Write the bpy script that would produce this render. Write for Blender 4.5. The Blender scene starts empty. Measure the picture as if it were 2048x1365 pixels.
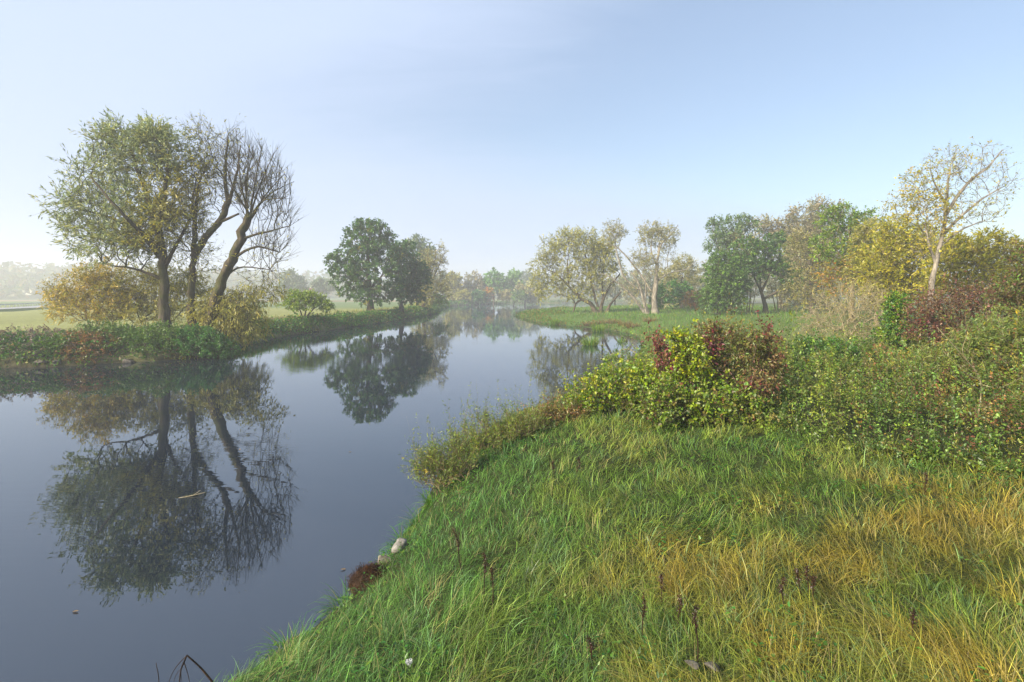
import bpy, math
import numpy as np
from mathutils import Vector

# ------------------------------------------------------------------ camera, sky, sun, exposure
SC = bpy.context.scene
COL = SC.collection
F = 1024.0            # focal length in photo pixels (photo 2048 wide, 18 mm on 36 mm)
HOR = 590.0           # horizon row in the photo
CAMZ = 5.0            # eye height above the water
cam_d = bpy.data.cameras.new('camera')
cam_d.lens = 18.0; cam_d.sensor_width = 36.0
cam_d.shift_y = -(682.5 - HOR) / 2048.0
cam_d.clip_start = 0.1; cam_d.clip_end = 5000
cam = bpy.data.objects.new('camera', cam_d); COL.objects.link(cam)
cam.location = (0, 0, CAMZ); cam.rotation_euler = (math.radians(90), 0, 0)
SC.camera = cam

SUN_EL = math.radians(29)
SUN_DIR = Vector((-0.80, -0.60, 0)).normalized()      # horizontal direction towards the sun
SUN_AZ = math.atan2(SUN_DIR.x, SUN_DIR.y)             # clockwise from +Y
sun_vec = Vector((SUN_DIR.x * math.cos(SUN_EL), SUN_DIR.y * math.cos(SUN_EL), math.sin(SUN_EL)))

world = bpy.data.worlds.new('World'); SC.world = world; world.use_nodes = True
wn = world.node_tree; wn.nodes.clear()
def N(tree, typ, **kw):
    n = tree.nodes.new(typ)
    for k, v in kw.items():
        if k.startswith('in_'):
            key = k[3:]
            key = int(key) if key.isdigit() else key
            n.inputs[key].default_value = v
        else:
            setattr(n, k, v)
    return n
sky = N(wn, 'ShaderNodeTexSky', sky_type='NISHITA', sun_disc=False)
sky.sun_elevation = SUN_EL; sky.sun_rotation = SUN_AZ
sky.air_density = 1.2; sky.dust_density = 0.7; sky.ozone_density = 2.5
tc = N(wn, 'ShaderNodeTexCoord')
sep = N(wn, 'ShaderNodeSeparateXYZ'); wn.links.new(tc.outputs['Generated'], sep.inputs[0])
zz = N(wn, 'ShaderNodeMath', operation='MAXIMUM', in_1=0.0); wn.links.new(sep.outputs[2], zz.inputs[0])
za = N(wn, 'ShaderNodeMath', operation='ADD', in_1=0.35); wn.links.new(zz.outputs[0], za.inputs[0])
dx = N(wn, 'ShaderNodeMath', operation='DIVIDE'); wn.links.new(sep.outputs[0], dx.inputs[0]); wn.links.new(za.outputs[0], dx.inputs[1])
dy = N(wn, 'ShaderNodeMath', operation='DIVIDE'); wn.links.new(sep.outputs[1], dy.inputs[0]); wn.links.new(za.outputs[0], dy.inputs[1])
cmb = N(wn, 'ShaderNodeCombineXYZ'); wn.links.new(dx.outputs[0], cmb.inputs[0]); wn.links.new(dy.outputs[0], cmb.inputs[1])
mp = N(wn, 'ShaderNodeMapping'); mp.inputs['Location'].default_value = (2.3, 0.4, 0); mp.inputs['Rotation'].default_value = (0, 0, math.radians(-28)); mp.inputs['Scale'].default_value = (0.55, 1.25, 1)
wn.links.new(cmb.outputs[0], mp.inputs[0])
nz = N(wn, 'ShaderNodeTexNoise'); nz.inputs['Scale'].default_value = 0.9; nz.inputs['Detail'].default_value = 3.0; nz.inputs['Roughness'].default_value = 0.42; nz.inputs['Distortion'].default_value = 0.5
wn.links.new(mp.outputs[0], nz.inputs['Vector'])
# veil = 0.5 + 1.5*(noise-0.5) - 0.45*x + 0.35*(1-z)^3
v1 = N(wn, 'ShaderNodeMath', operation='MULTIPLY_ADD', in_1=2.0, in_2=-0.80); wn.links.new(nz.outputs[0], v1.inputs[0])
mp2 = N(wn, 'ShaderNodeMapping'); mp2.inputs['Scale'].default_value = (1.2, 5.0, 1); mp2.inputs['Rotation'].default_value = (0, 0, math.radians(-22)); wn.links.new(cmb.outputs[0], mp2.inputs[0])
nw = N(wn, 'ShaderNodeTexNoise'); nw.inputs['Scale'].default_value = 2.4; nw.inputs['Detail'].default_value = 7.0; nw.inputs['Roughness'].default_value = 0.6; nw.inputs['Distortion'].default_value = 0.8
wn.links.new(mp2.outputs[0], nw.inputs['Vector'])
vw = N(wn, 'ShaderNodeMath', operation='MULTIPLY_ADD', in_1=0.34); wn.links.new(nw.outputs[0], vw.inputs[0]); wn.links.new(v1.outputs[0], vw.inputs[2])
v2 = N(wn, 'ShaderNodeMath', operation='MULTIPLY_ADD', in_1=-0.80); wn.links.new(sep.outputs[0], v2.inputs[0]); wn.links.new(vw.outputs[0], v2.inputs[2])
iz = N(wn, 'ShaderNodeMath', operation='SUBTRACT', in_0=1.0); wn.links.new(zz.outputs[0], iz.inputs[1])
iz3 = N(wn, 'ShaderNodeMath', operation='POWER', in_1=5.0); wn.links.new(iz.outputs[0], iz3.inputs[0])
v3 = N(wn, 'ShaderNodeMath', operation='MULTIPLY_ADD', in_1=0.55, use_clamp=True); wn.links.new(iz3.outputs[0], v3.inputs[0]); wn.links.new(v2.outputs[0], v3.inputs[2])
v4 = N(wn, 'ShaderNodeMapRange'); v4.interpolation_type = 'SMOOTHSTEP'
v4.inputs['From Min'].default_value = 0.0; v4.inputs['From Max'].default_value = 1.0; v4.inputs['To Min'].default_value = 0.30; v4.inputs['To Max'].default_value = 0.97
wn.links.new(v3.outputs[0], v4.inputs['Value'])
mixs = N(wn, 'ShaderNodeMix', data_type='RGBA')
mixs.inputs['B'].default_value = (3.45, 4.2, 5.65, 1)
wn.links.new(v4.outputs[0], mixs.inputs['Factor']); wn.links.new(sky.outputs[0], mixs.inputs['A'])
bg = N(wn, 'ShaderNodeBackground'); bg.inputs['Strength'].default_value = 0.09
wn.links.new(mixs.outputs['Result'], bg.inputs['Color'])
wo = N(wn, 'ShaderNodeOutputWorld'); wn.links.new(bg.outputs[0], wo.inputs[0])

sun_d = bpy.data.lights.new('sun', 'SUN'); sun_d.energy = 5.0; sun_d.angle = math.radians(6); sun_d.color = (1.0, 0.88, 0.70)
sun_o = bpy.data.objects.new('sun', sun_d); COL.objects.link(sun_o)
sun_o.rotation_euler = sun_vec.to_track_quat('Z', 'Y').to_euler(); sun_o.location = (-40, -30, 40)

SC.view_settings.view_transform = 'Standard'; SC.view_settings.look = 'None'
SC.view_settings.gamma = 1.0; SC.view_settings.use_curve_mapping = False
SC.view_settings.exposure = 1.05
cy = SC.cycles
cy.max_bounces = 6; cy.diffuse_bounces = 3; cy.glossy_bounces = 3; cy.transmission_bounces = 3; cy.volume_bounces = 3
cy.use_denoising = True
cy.caustics_reflective = False; cy.caustics_refractive = False

# ------------------------------------------------------------------ helpers
rng = np.random.default_rng(11)
UP = np.array([0, 0, 1.0])
def unit(v):
    return v / np.maximum(np.linalg.norm(v, axis=-1, keepdims=True), 1e-9)
def px2w(px, py, Y):
    return np.array([(px - 1024.0) / F * Y, Y, CAMZ - (py - HOR) / F * Y])
def vnoise(x, y, scale=1.0, seed=0):
    x = np.asarray(x, float) / scale + seed * 17.31; y = np.asarray(y, float) / scale - seed * 9.77
    xi = np.floor(x); yi = np.floor(y); fx = x - xi; fy = y - yi
    fx = fx * fx * (3 - 2 * fx); fy = fy * fy * (3 - 2 * fy)
    def h(a, b):
        s = np.sin(a * 127.1 + b * 311.7 + seed * 74.7) * 43758.5453
        return s - np.floor(s)
    return (h(xi, yi) * (1 - fx) + h(xi + 1, yi) * fx) * (1 - fy) + (h(xi, yi + 1) * (1 - fx) + h(xi + 1, yi + 1) * fx) * fy
def fbm(x, y, scale, seed=0, oct=3):
    t = 0; a = 0.5; s = 0
    for o in range(oct):
        t = t + a * vnoise(x, y, scale / 2 ** o, seed + o * 3); s += a; a *= 0.5
    return t / s
def sstep(x, a, b):
    t = np.clip((x - a) / (b - a), 0, 1); return t * t * (3 - 2 * t)

def mesh_from(name, verts, tris=None, quads=None, col=None, smooth=False):
    verts = np.asarray(verts, np.float32).reshape(-1, 3)
    lo, ls, lt = [], [], 0
    if tris is not None and len(tris):
        tris = np.asarray(tris, np.int32).reshape(-1, 3)
        lo.append(tris.ravel()); ls.append(np.arange(len(tris)) * 3); lt = tris.size
    if quads is not None and len(quads):
        quads = np.asarray(quads, np.int32).reshape(-1, 4)
        lo.append(quads.ravel()); ls.append(lt + np.arange(len(quads)) * 4)
    lo = np.concatenate(lo); ls = np.concatenate(ls).astype(np.int32)
    me = bpy.data.meshes.new(name)
    me.vertices.add(len(verts)); me.vertices.foreach_set('co', verts.ravel())
    me.loops.add(len(lo)); me.loops.foreach_set('vertex_index', lo.astype(np.int32))
    me.polygons.add(len(ls)); me.polygons.foreach_set('loop_start', ls)
    if smooth:
        me.polygons.foreach_set('use_smooth', np.ones(len(ls), bool))
    if col is not None:
        c = np.ones((len(verts), 4), np.float32); c[:, :3] = col
        at = me.color_attributes.new('Col', 'FLOAT_COLOR', 'POINT'); at.data.foreach_set('color', c.ravel())
    me.update(calc_edges=True); me.validate()
    return me
def add(name, me, mat, parent=None, loc=None):
    o = bpy.data.objects.new(name, me); COL.objects.link(o)
    if mat is not None and not me.materials: me.materials.append(mat)
    if parent is not None: o.parent = parent
    if loc is not None: o.location = loc
    return o
def tag(o, label=None, cat=None, group=None, kind=None):
    if label: o['label'] = label
    if cat: o['category'] = cat
    if group: o['group'] = group
    if kind: o['kind'] = kind
    return o
def thing(name, label, cat, loc, group=None):
    o = bpy.data.objects.new(name, None); COL.objects.link(o); o.location = loc; o.empty_display_size = 0.3
    return tag(o, label, cat, group)

class Geo:
    """collects vertices, triangles, quads and colours of one mesh"""
    def __init__(s): s.v = []; s.t = []; s.q = []; s.c = []; s.n = 0
    def put(s, v, t=None, q=None, c=None):
        v = np.asarray(v).reshape(-1, 3)
        if t is not None and len(t): s.t.append(np.asarray(t).reshape(-1, 3) + s.n)
        if q is not None and len(q): s.q.append(np.asarray(q).reshape(-1, 4) + s.n)
        s.v.append(v); s.n += len(v)
        if c is None: c = np.full((len(v), 3), 0.2)
        s.c.append(np.broadcast_to(np.asarray(c), (len(v), 3)))
    def mesh(s, name, origin=(0, 0, 0), smooth=False):
        v = np.concatenate(s.v) - np.asarray(origin)
        return mesh_from(name, v, np.concatenate(s.t) if s.t else None, np.concatenate(s.q) if s.q else None, np.concatenate(s.c), smooth)

# ------------------------------------------------------------------ materials
def newmat(name):
    m = bpy.data.materials.new(name); m.use_nodes = True; t = m.node_tree; t.nodes.clear()
    out = N(t, 'ShaderNodeOutputMaterial'); return m, t, out
def leaf_material(name, trans=0.35, gloss=0.06, rough=0.45):
    m, t, out = newmat(name)
    at = N(t, 'ShaderNodeAttribute', attribute_name='Col')
    tcn = N(t, 'ShaderNodeTexCoord'); nzn = N(t, 'ShaderNodeTexNoise'); nzn.inputs['Scale'].default_value = 9.0
    t.links.new(tcn.outputs['Object'], nzn.inputs['Vector'])
    mr = N(t, 'ShaderNodeMapRange'); mr.inputs['To Min'].default_value = 0.8; mr.inputs['To Max'].default_value = 1.2
    t.links.new(nzn.outputs[0], mr.inputs['Value'])
    mul = N(t, 'ShaderNodeMix', data_type='RGBA', blend_type='MULTIPLY'); mul.inputs['Factor'].default_value = 1
    t.links.new(at.outputs['Color'], mul.inputs['A']); t.links.new(mr.outputs[0], mul.inputs['B'])
    d = N(t, 'ShaderNodeBsdfDiffuse'); tr = N(t, 'ShaderNodeBsdfTranslucent'); g = N(t, 'ShaderNodeBsdfGlossy'); g.inputs['Roughness'].default_value = rough
    t.links.new(mul.outputs['Result'], d.inputs[0]); t.links.new(mul.outputs['Result'], tr.inputs[0])
    m1 = N(t, 'ShaderNodeMixShader'); m1.inputs[0].default_value = trans; t.links.new(d.outputs[0], m1.inputs[1]); t.links.new(tr.outputs[0], m1.inputs[2])
    m2 = N(t, 'ShaderNodeMixShader'); m2.inputs[0].default_value = gloss; t.links.new(m1.outputs[0], m2.inputs[1]); t.links.new(g.outputs[0], m2.inputs[2])
    t.links.new(m2.outputs[0], out.inputs[0]); return m
M_LEAF = leaf_material('foliage', 0.42, 0.05)
M_GRASS = leaf_material('grass_blades', 0.42, 0.025, 0.5)
def bark_material(name, c1, c2, scale=6.0, moss=None):
    m, t, out = newmat(name)
    tcn = N(t, 'ShaderNodeTexCoord'); mpn = N(t, 'ShaderNodeMapping'); mpn.inputs['Scale'].default_value = (1, 1, 0.25)
    t.links.new(tcn.outputs['Object'], mpn.inputs[0])
    nzn = N(t, 'ShaderNodeTexNoise'); nzn.inputs['Scale'].default_value = scale; nzn.inputs['Detail'].default_value = 6; nzn.inputs['Roughness'].default_value = 0.65
    t.links.new(mpn.outputs[0], nzn.inputs['Vector'])
    cr = N(t, 'ShaderNodeValToRGB'); cr.color_ramp.elements[0].position = 0.35; cr.color_ramp.elements[1].position = 0.68
    cr.color_ramp.elements[0].color = (*c1, 1); cr.color_ramp.elements[1].color = (*c2, 1); t.links.new(nzn.outputs[0], cr.inputs[0])
    colr = cr.outputs[0]
    if moss:
        n2 = N(t, 'ShaderNodeTexNoise'); n2.inputs['Scale'].default_value = 1.1; n2.inputs['Detail'].default_value = 4; t.links.new(tcn.outputs['Object'], n2.inputs['Vector'])
        r2 = N(t, 'ShaderNodeMapRange'); r2.inputs['From Min'].default_value = 0.45; r2.inputs['From Max'].default_value = 0.65; t.links.new(n2.outputs[0], r2.inputs['Value'])
        mx = N(t, 'ShaderNodeMix', data_type='RGBA'); mx.inputs['B'].default_value = (*moss, 1); t.links.new(r2.outputs[0], mx.inputs['Factor']); t.links.new(colr, mx.inputs['A']); colr = mx.outputs['Result']
    b = N(t, 'ShaderNodeBsdfPrincipled'); b.inputs['Roughness'].default_value = 0.9; b.inputs['Specular IOR Level'].default_value = 0.15
    bp = N(t, 'ShaderNodeBump'); bp.inputs['Strength'].default_value = 0.8; bp.inputs['Distance'].default_value = 0.06
    t.links.new(nzn.outputs[0], bp.inputs['Height']); t.links.new(bp.outputs[0], b.inputs['Normal'])
    t.links.new(colr, b.inputs['Base Color']); t.links.new(b.outputs[0], out.inputs[0]); return m
M_BARK_DARK = bark_material('willow_bark', (0.035, 0.028, 0.018), (0.13, 0.105, 0.07), 5, (0.06, 0.065, 0.022))
M_BARK_PALE = bark_material('pale_bark', (0.10, 0.085, 0.065), (0.40, 0.355, 0.285), 4)
M_STONE_PALE = bark_material('pale_stone', (0.12, 0.11, 0.09), (0.34, 0.32, 0.285), 7)
M_BARK_TAN = bark_material('tan_bark', (0.14, 0.11, 0.06), (0.34, 0.27, 0.15), 8)
M_BARK_BROWN = bark_material('brown_bark', (0.05, 0.04, 0.028), (0.17, 0.135, 0.09), 7)
M_TWIG_PALE = bark_material('dry_twig', (0.24, 0.20, 0.11), (0.45, 0.39, 0.24), 9)
M_STALK = bark_material('dry_stalk', (0.015, 0.009, 0.006), (0.06, 0.036, 0.02), 14)
M_STONE = bark_material('bank_stone', (0.05, 0.045, 0.035), (0.17, 0.155, 0.13), 5)
M_SOIL = bark_material('dry_soil', (0.012, 0.007, 0.004), (0.055, 0.03, 0.016), 12)

def simple(name, c, rough=0.8, noise=0.25, scale=3.0, metal=0.0):
    m, t, out = newmat(name)
    tcn = N(t, 'ShaderNodeTexCoord'); nzn = N(t, 'ShaderNodeTexNoise'); nzn.inputs['Scale'].default_value = scale; nzn.inputs['Detail'].default_value = 5
    t.links.new(tcn.outputs['Object'], nzn.inputs['Vector'])
    cr = N(t, 'ShaderNodeValToRGB')
    cr.color_ramp.elements[0].color = (*[x * (1 - noise) for x in c], 1); cr.color_ramp.elements[1].color = (*[min(1, x * (1 + noise)) for x in c], 1)
    cr.color_ramp.elements[0].position = 0.3; cr.color_ramp.elements[1].position = 0.7
    t.links.new(nzn.outputs[0], cr.inputs[0])
    b = N(t, 'ShaderNodeBsdfPrincipled'); b.inputs['Roughness'].default_value = rough; b.inputs['Metallic'].default_value = metal
    t.links.new(cr.outputs[0], b.inputs['Base Color']); t.links.new(b.outputs[0], out.inputs[0]); return m
M_ROAD = simple('worn_asphalt', (0.30, 0.30, 0.30), 0.55, 0.15, 0.6)
M_RAIL = simple('galvanised_steel', (0.30, 0.33, 0.36), 0.5, 0.2, 2.0, 0.6)
M_WALLH = simple('house_plaster', (0.72, 0.66, 0.58), 0.9, 0.08, 0.5)
M_ROOFH = simple('clay_roof', (0.30, 0.13, 0.09), 0.85, 0.25, 1.5)
M_GLASSH = simple('window_glass', (0.04, 0.05, 0.06), 0.15, 0.2, 2.0)
M_WHITE = simple('white_petal', (0.75, 0.75, 0.70), 0.7, 0.1, 20)

# ------------------------------------------------------------------ terrain
def wl(px, py):                       # a waterline pixel lies on z = 0
    Y = F * CAMZ / (py - HOR); return ((px - 1024.0) / F * Y, Y)
right_bank = [(-6.5, -60), (-6.3, -10), (-6.0, 1.0), (-4.9, 5.0), wl(440, 1365), wl(600, 1290), wl(720, 1180), wl(775, 1105), wl(815, 1045), wl(850, 985), wl(905, 905),
              (-1.2, 18.0), (0.6, 21.5), (2.6, 25.5), (5.2, 30), (7.8, 36), (11.2, 44), (13.0, 51), (14.6, 58), (15.1, 65), (13.4, 75), (9.8, 82), wl(1100, 649), wl(1060, 641), wl(1030, 632),
              (2.5, 135), (12, 155), (40, 190), (90, 215), (200, 240)]
far_shore = [(200, 330), (90, 325), (40, 315), wl(1030, 607.3), wl(960, 609.3), wl(905, 612), wl(880, 618)]
left_bank = [wl(868, 628), wl(800, 640), wl(700, 655), wl(560, 673), wl(470, 694), wl(440, 705), wl(380, 719), wl(255, 724), wl(130, 733), wl(0, 737), (-44, 34.5), (-58, 30), (-66, 18), (-70, 0), (-72, -60)]
RIV = np.array(right_bank + far_shore + left_bank)
def river_dist(x, y):
    """signed distance to the river outline, negative in the water"""
    x = np.atleast_1d(np.asarray(x, float)); y = np.atleast_1d(np.asarray(y, float)); shp = x.shape
    x = x.ravel(); y = y.ravel()
    d2 = np.full(x.shape, 1e18); ins = np.zeros(x.shape, bool)
    n = len(RIV)
    for i in range(n):
        ax, ay = RIV[i]; bx, by = RIV[(i + 1) % n]
        ex, ey = bx - ax, by - ay
        t = np.clip(((x - ax) * ex + (y - ay) * ey) / (ex * ex + ey * ey), 0, 1)
        dd = (x - ax - t * ex) ** 2 + (y - ay - t * ey) ** 2
        d2 = np.minimum(d2, dd)
        c = ((ay > y) != (by > y)) & (x < (bx - ax) * (y - ay) / (by - ay + 1e-12) + ax)
        ins ^= c
    d = np.sqrt(d2); d[ins] *= -1
    return d.reshape(shp)
def ground(x, y):
    x = np.atleast_1d(np.asarray(x, float)); y = np.atleast_1d(np.asarray(y, float))
    d = river_dist(x, y)
    d = d + (vnoise(x, y, 1.3, 5) - 0.5) * 0.35 * sstep(np.hypot(x, y), 300, 30)
    left = sstep(-x, 8, 16) * sstep(y, 400, 200)
    near = sstep(y, 32, 18) * (1 - left)
    H = 1.05 + 0.018 * np.clip(x - 5, 0, 45)
    L = np.full(x.shape, 3.0)
    H = H * (1 - near) + near * (1.45 + 0.045 * np.clip(x - 1, 0, 16)); L = L * (1 - near) + near * 1.9
    H = H * (1 - left) + left * 1.85; L = L * (1 - left) + left * 1.4
    up = H * (1 - np.exp(-np.maximum(d, 0) / L))
    und = (fbm(x, y, 7.0, 2) - 0.5) * 0.30 + (fbm(x, y, 1.6, 8) - 0.5) * 0.16 * sstep(np.hypot(x, y), 60, 20)
    r = np.hypot(x, y)
    hill = sstep(r, 520, 760) * (16 + 20 * fbm(x, y, 260, 4)) * (0.22 + 0.78 * sstep(-x, 60, 240))
    z = np.where(d > 0, up + und * np.clip(d / 2.5, 0, 1) + hill, np.maximum(-1.6, 0.45 * d))
    return z
def gz(x, y): return float(ground(x, y)[0])

def axis(lo, hi, fine_lo, fine_hi, step, grow):
    a = list(np.arange(fine_lo, fine_hi + 1e-6, step)); s = step
    while a[-1] < hi: s *= grow; a.append(min(hi, a[-1] + s))
    b = []; s = step; p = fine_lo
    while p > lo: s *= grow; p = max(lo, p - s); b.append(p)
    return np.array(b[::-1] + a)
EXT = 860.0
GX = axis(-EXT, EXT, -6, 12, 0.3, 1.07); GY = axis(-EXT, EXT, 3.5, 20, 0.3, 1.06)
gx, gy = np.meshgrid(GX, GY)
gzv = ground(gx.ravel(), gy.ravel())
nx, ny = len(GX), len(GY)
ii = (np.arange(ny - 1)[:, None] * nx + np.arange(nx - 1)[None]).ravel()
quads = np.stack([ii, ii + 1, ii + nx + 1, ii + nx], 1)
X, Y = gx.ravel(), gy.ravel(); R = np.hypot(X, Y); D = river_dist(X, Y)
n1 = fbm(X, Y, 9, 21)[:, None]; n2 = fbm(X, Y, 2.2, 22)[:, None]
green = np.array([0.075, 0.115, 0.030]); dryg = np.array([0.20, 0.19, 0.075]); soil = np.array([0.045, 0.035, 0.02])
c = green * (1 - n1) + dryg * n1
lf = sstep(-X, 20, 30)[:, None]                                  # fields beyond the left bank
field = np.array([0.25, 0.265, 0.10]) * (0.8 + 0.4 * n1)
field = field * (1 - sstep(Y + 0.25 * X, 95, 120)[:, None]) + sstep(Y + 0.25 * X, 95, 120)[:, None] * np.array([0.15, 0.20, 0.09]) * (0.8 + 0.4 * n1)
brownf = sstep(Y + 0.1 * X, 230, 240)[:, None] * sstep(Y + 0.1 * X, 330, 320)[:, None]
field = field * (1 - brownf) + brownf * np.array([0.27, 0.19, 0.12])
c = c * (1 - lf) + field * lf
rough = (sstep(D, 9, 4) * lf[:, 0])[:, None] * sstep(n1 + n2 - 0.9, -0.2, 0.2)   # unmown margin of the left bank
c = c * (1 - rough) + rough * np.array([0.12, 0.105, 0.05])
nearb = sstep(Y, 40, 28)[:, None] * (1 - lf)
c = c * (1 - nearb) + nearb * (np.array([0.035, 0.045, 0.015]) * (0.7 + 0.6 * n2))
mead = sstep(Y, 45, 60)[:, None] * (1 - lf) * sstep(Y, 200, 150)[:, None]
c = c * (1 - mead) + mead * (np.array([0.085, 0.15, 0.035]) * (0.75 + 0.5 * n2) * (1 - n1 * 0.4) + np.array([0.12, 0.10, 0.04]) * n1 * 0.4)
mud = sstep(D, 0.25, -0.1)[:, None]; c = c * (1 - mud) + mud * np.array([0.03, 0.027, 0.018])
wood = sstep(R, 500, 560)[:, None]; c = c * (1 - wood) + wood * (np.array([0.035, 0.06, 0.025]) * (0.6 + 0.9 * fbm(X, Y, 90, 31)[:, None]))
gm, t, out = newmat('ground_turf')
at = N(t, 'ShaderNodeAttribute', attribute_name='Col'); tcn = N(t, 'ShaderNodeTexCoord')
na = N(t, 'ShaderNodeTexNoise'); na.inputs['Scale'].default_value = 1.7; na.inputs['Detail'].default_value = 8; na.inputs['Roughness'].default_value = 0.75
t.links.new(tcn.outputs['Object'], na.inputs['Vector'])
mr = N(t, 'ShaderNodeMapRange'); mr.inputs['From Min'].default_value = 0.25; mr.inputs['From Max'].default_value = 0.75; mr.inputs['To Min'].default_value = 0.55; mr.inputs['To Max'].default_value = 1.45
t.links.new(na.outputs[0], mr.inputs['Value'])
mu = N(t, 'ShaderNodeMix', data_type='RGBA', blend_type='MULTIPLY'); mu.inputs['Factor'].default_value = 1
t.links.new(at.outputs['Color'], mu.inputs['A']); t.links.new(mr.outputs[0], mu.inputs['B'])
b = N(t, 'ShaderNodeBsdfPrincipled'); b.inputs['Roughness'].default_value = 0.95; b.inputs['Specular IOR Level'].default_value = 0.1
bp = N(t, 'ShaderNodeBump'); bp.inputs['Strength'].default_value = 0.7; bp.inputs['Distance'].default_value = 0.15
t.links.new(na.outputs[0], bp.inputs['Height']); t.links.new(bp.outputs[0], b.inputs['Normal'])
t.links.new(mu.outputs['Result'], b.inputs['Base Color']); t.links.new(b.outputs[0], out.inputs[0])
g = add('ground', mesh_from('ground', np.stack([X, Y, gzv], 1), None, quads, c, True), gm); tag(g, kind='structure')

# water
wm, t, out = newmat('river_water')
tcn = N(t, 'ShaderNodeTexCoord'); mpn = N(t, 'ShaderNodeMapping'); mpn.inputs['Scale'].default_value = (0.35, 1.6, 1); t.links.new(tcn.outputs['Object'], mpn.inputs[0])
w1 = N(t, 'ShaderNodeTexNoise'); w1.inputs['Scale'].default_value = 2.2; w1.inputs['Detail'].default_value = 2; t.links.new(mpn.outputs[0], w1.inputs['Vector'])
w2 = N(t, 'ShaderNodeTexNoise'); w2.inputs['Scale'].default_value = 0.07; w2.inputs['Detail'].default_value = 2; t.links.new(tcn.outputs['Object'], w2.inputs['Vector'])
wr = N(t, 'ShaderNodeMapRange'); wr.inputs['From Min'].default_value = 0.48; wr.inputs['From Max'].default_value = 0.68; wr.inputs['To Min'].default_value = 0.10; wr.inputs['To Max'].default_value = 1.0; t.links.new(w2.outputs[0], wr.inputs['Value'])
wmul = N(t, 'ShaderNodeMath', operation='MULTIPLY'); t.links.new(w1.outputs[0], wmul.inputs[0]); t.links.new(wr.outputs[0], wmul.inputs[1])
bp = N(t, 'ShaderNodeBump'); bp.inputs['Strength'].default_value = 0.11; bp.inputs['Distance'].default_value = 0.05; t.links.new(wmul.outputs[0], bp.inputs['Height'])
dif = N(t, 'ShaderNodeBsdfDiffuse'); dif.inputs[0].default_value = (0.010, 0.016, 0.026, 1)
gl = N(t, 'ShaderNodeBsdfGlossy'); gl.inputs['Roughness'].default_value = 0.003; gl.inputs[0].default_value = (0.90, 0.95, 1, 1)
fr = N(t, 'ShaderNodeFresnel'); fr.inputs['IOR'].default_value = 1.95
t.links.new(bp.outputs[0], gl.inputs['Normal']); t.links.new(bp.outputs[0], fr.inputs['Normal'])
mx = N(t, 'ShaderNodeMixShader'); t.links.new(fr.outputs[0], mx.inputs[0]); t.links.new(dif.outputs[0], mx.inputs[1]); t.links.new(gl.outputs[0], mx.inputs[2])
t.links.new(mx.outputs[0], out.inputs[0])
wv = [(-75, -62, 0), (205, -62, 0), (205, 345, 0), (-75, 345, 0)]
w = add('river_water', mesh_from('river_water', wv, None, [(0, 1, 2, 3)]), wm); tag(w, kind='structure')

# ------------------------------------------------------------------ plant building blocks
def catmull(pts, n):
    pts = np.asarray(pts, float)
    if len(pts) == 2: return pts[0] + (pts[1] - pts[0]) * np.linspace(0, 1, n)[:, None]
    P = np.vstack([2 * pts[0] - pts[1], pts, 2 * pts[-1] - pts[-2]])
    seg = len(pts) - 1; u = np.linspace(0, seg, n); k = np.minimum(u.astype(int), seg - 1); f = (u - k)[:, None]
    p0, p1, p2, p3 = P[k], P[k + 1], P[k + 2], P[k + 3]
    return 0.5 * (2 * p1 + (p2 - p0) * f + (2 * p0 - 5 * p1 + 4 * p2 - p3) * f ** 2 + (3 * p1 - p0 - 3 * p2 + p3) * f ** 3)
def tube(geo, pts, r, sides=8, gnarl=0.0, col=None, cap=True):
    pts = np.asarray(pts, float); n = len(pts); r = np.broadcast_to(np.asarray(r, float), (n,))
    T = unit(np.gradient(pts, axis=0)); ref = np.array([1.0, 0.2, 0.1]) if abs(T[0][0]) < 0.8 else np.array([0, 1.0, 0.2])
    U = unit(np.cross(T, ref)); V = np.cross(T, U)
    a = np.arange(sides) / sides * 2 * math.pi
    rr = r[:, None] * np.ones(sides)[None]
    if gnarl: rr = rr * (1 + gnarl * (rng.random((n, sides)) - 0.5) + gnarl * 0.8 * (rng.random(sides)[None] - 0.5))
    ring = pts[:, None] + rr[..., None] * (np.cos(a)[None, :, None] * U[:, None] + np.sin(a)[None, :, None] * V[:, None])
    v = ring.reshape(-1, 3); i = np.arange(n - 1)[:, None] * sides; j = np.arange(sides)[None]; j2 = (j + 1) % sides
    q = np.stack([i + j, i + j2, i + sides + j2, i + sides + j], -1).reshape(-1, 4)
    tr = None
    if cap:
        v = np.vstack([v, pts[-1] + T[-1] * r[-1] * 0.5]); k = len(v) - 1; e = (n - 1) * sides
        tr = np.stack([e + np.arange(sides), e + (np.arange(sides) + 1) % sides, np.full(sides, k)], 1)
    geo.put(v, tr, q, col)
def prisms(geo, A, B, ra, rb, sides=3, col=None):
    A = np.asarray(A); B = np.asarray(B); n = len(A)
    if n == 0: return
    T = unit(B - A); U = unit(np.cross(T, np.array([0.31, 0.77, 0.55]))); V = np.cross(T, U)
    a = np.arange(sides) / sides * 2 * math.pi; cs, sn = np.cos(a), np.sin(a)
    off = cs[None, :, None] * U[:, None] + sn[None, :, None] * V[:, None]
    v = np.concatenate([A[:, None] + off * np.asarray(ra).reshape(-1, 1, 1), B[:, None] + off * np.asarray(rb).reshape(-1, 1, 1)], 1).reshape(-1, 3)
    base = np.arange(n)[:, None] * 2 * sides; j = np.arange(sides)[None]; j2 = (j + 1) % sides
    q = np.stack([base + j, base + j2, base + sides + j2, base + sides + j], -1).reshape(-1, 4)
    geo.put(v, None, q, col)
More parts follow.
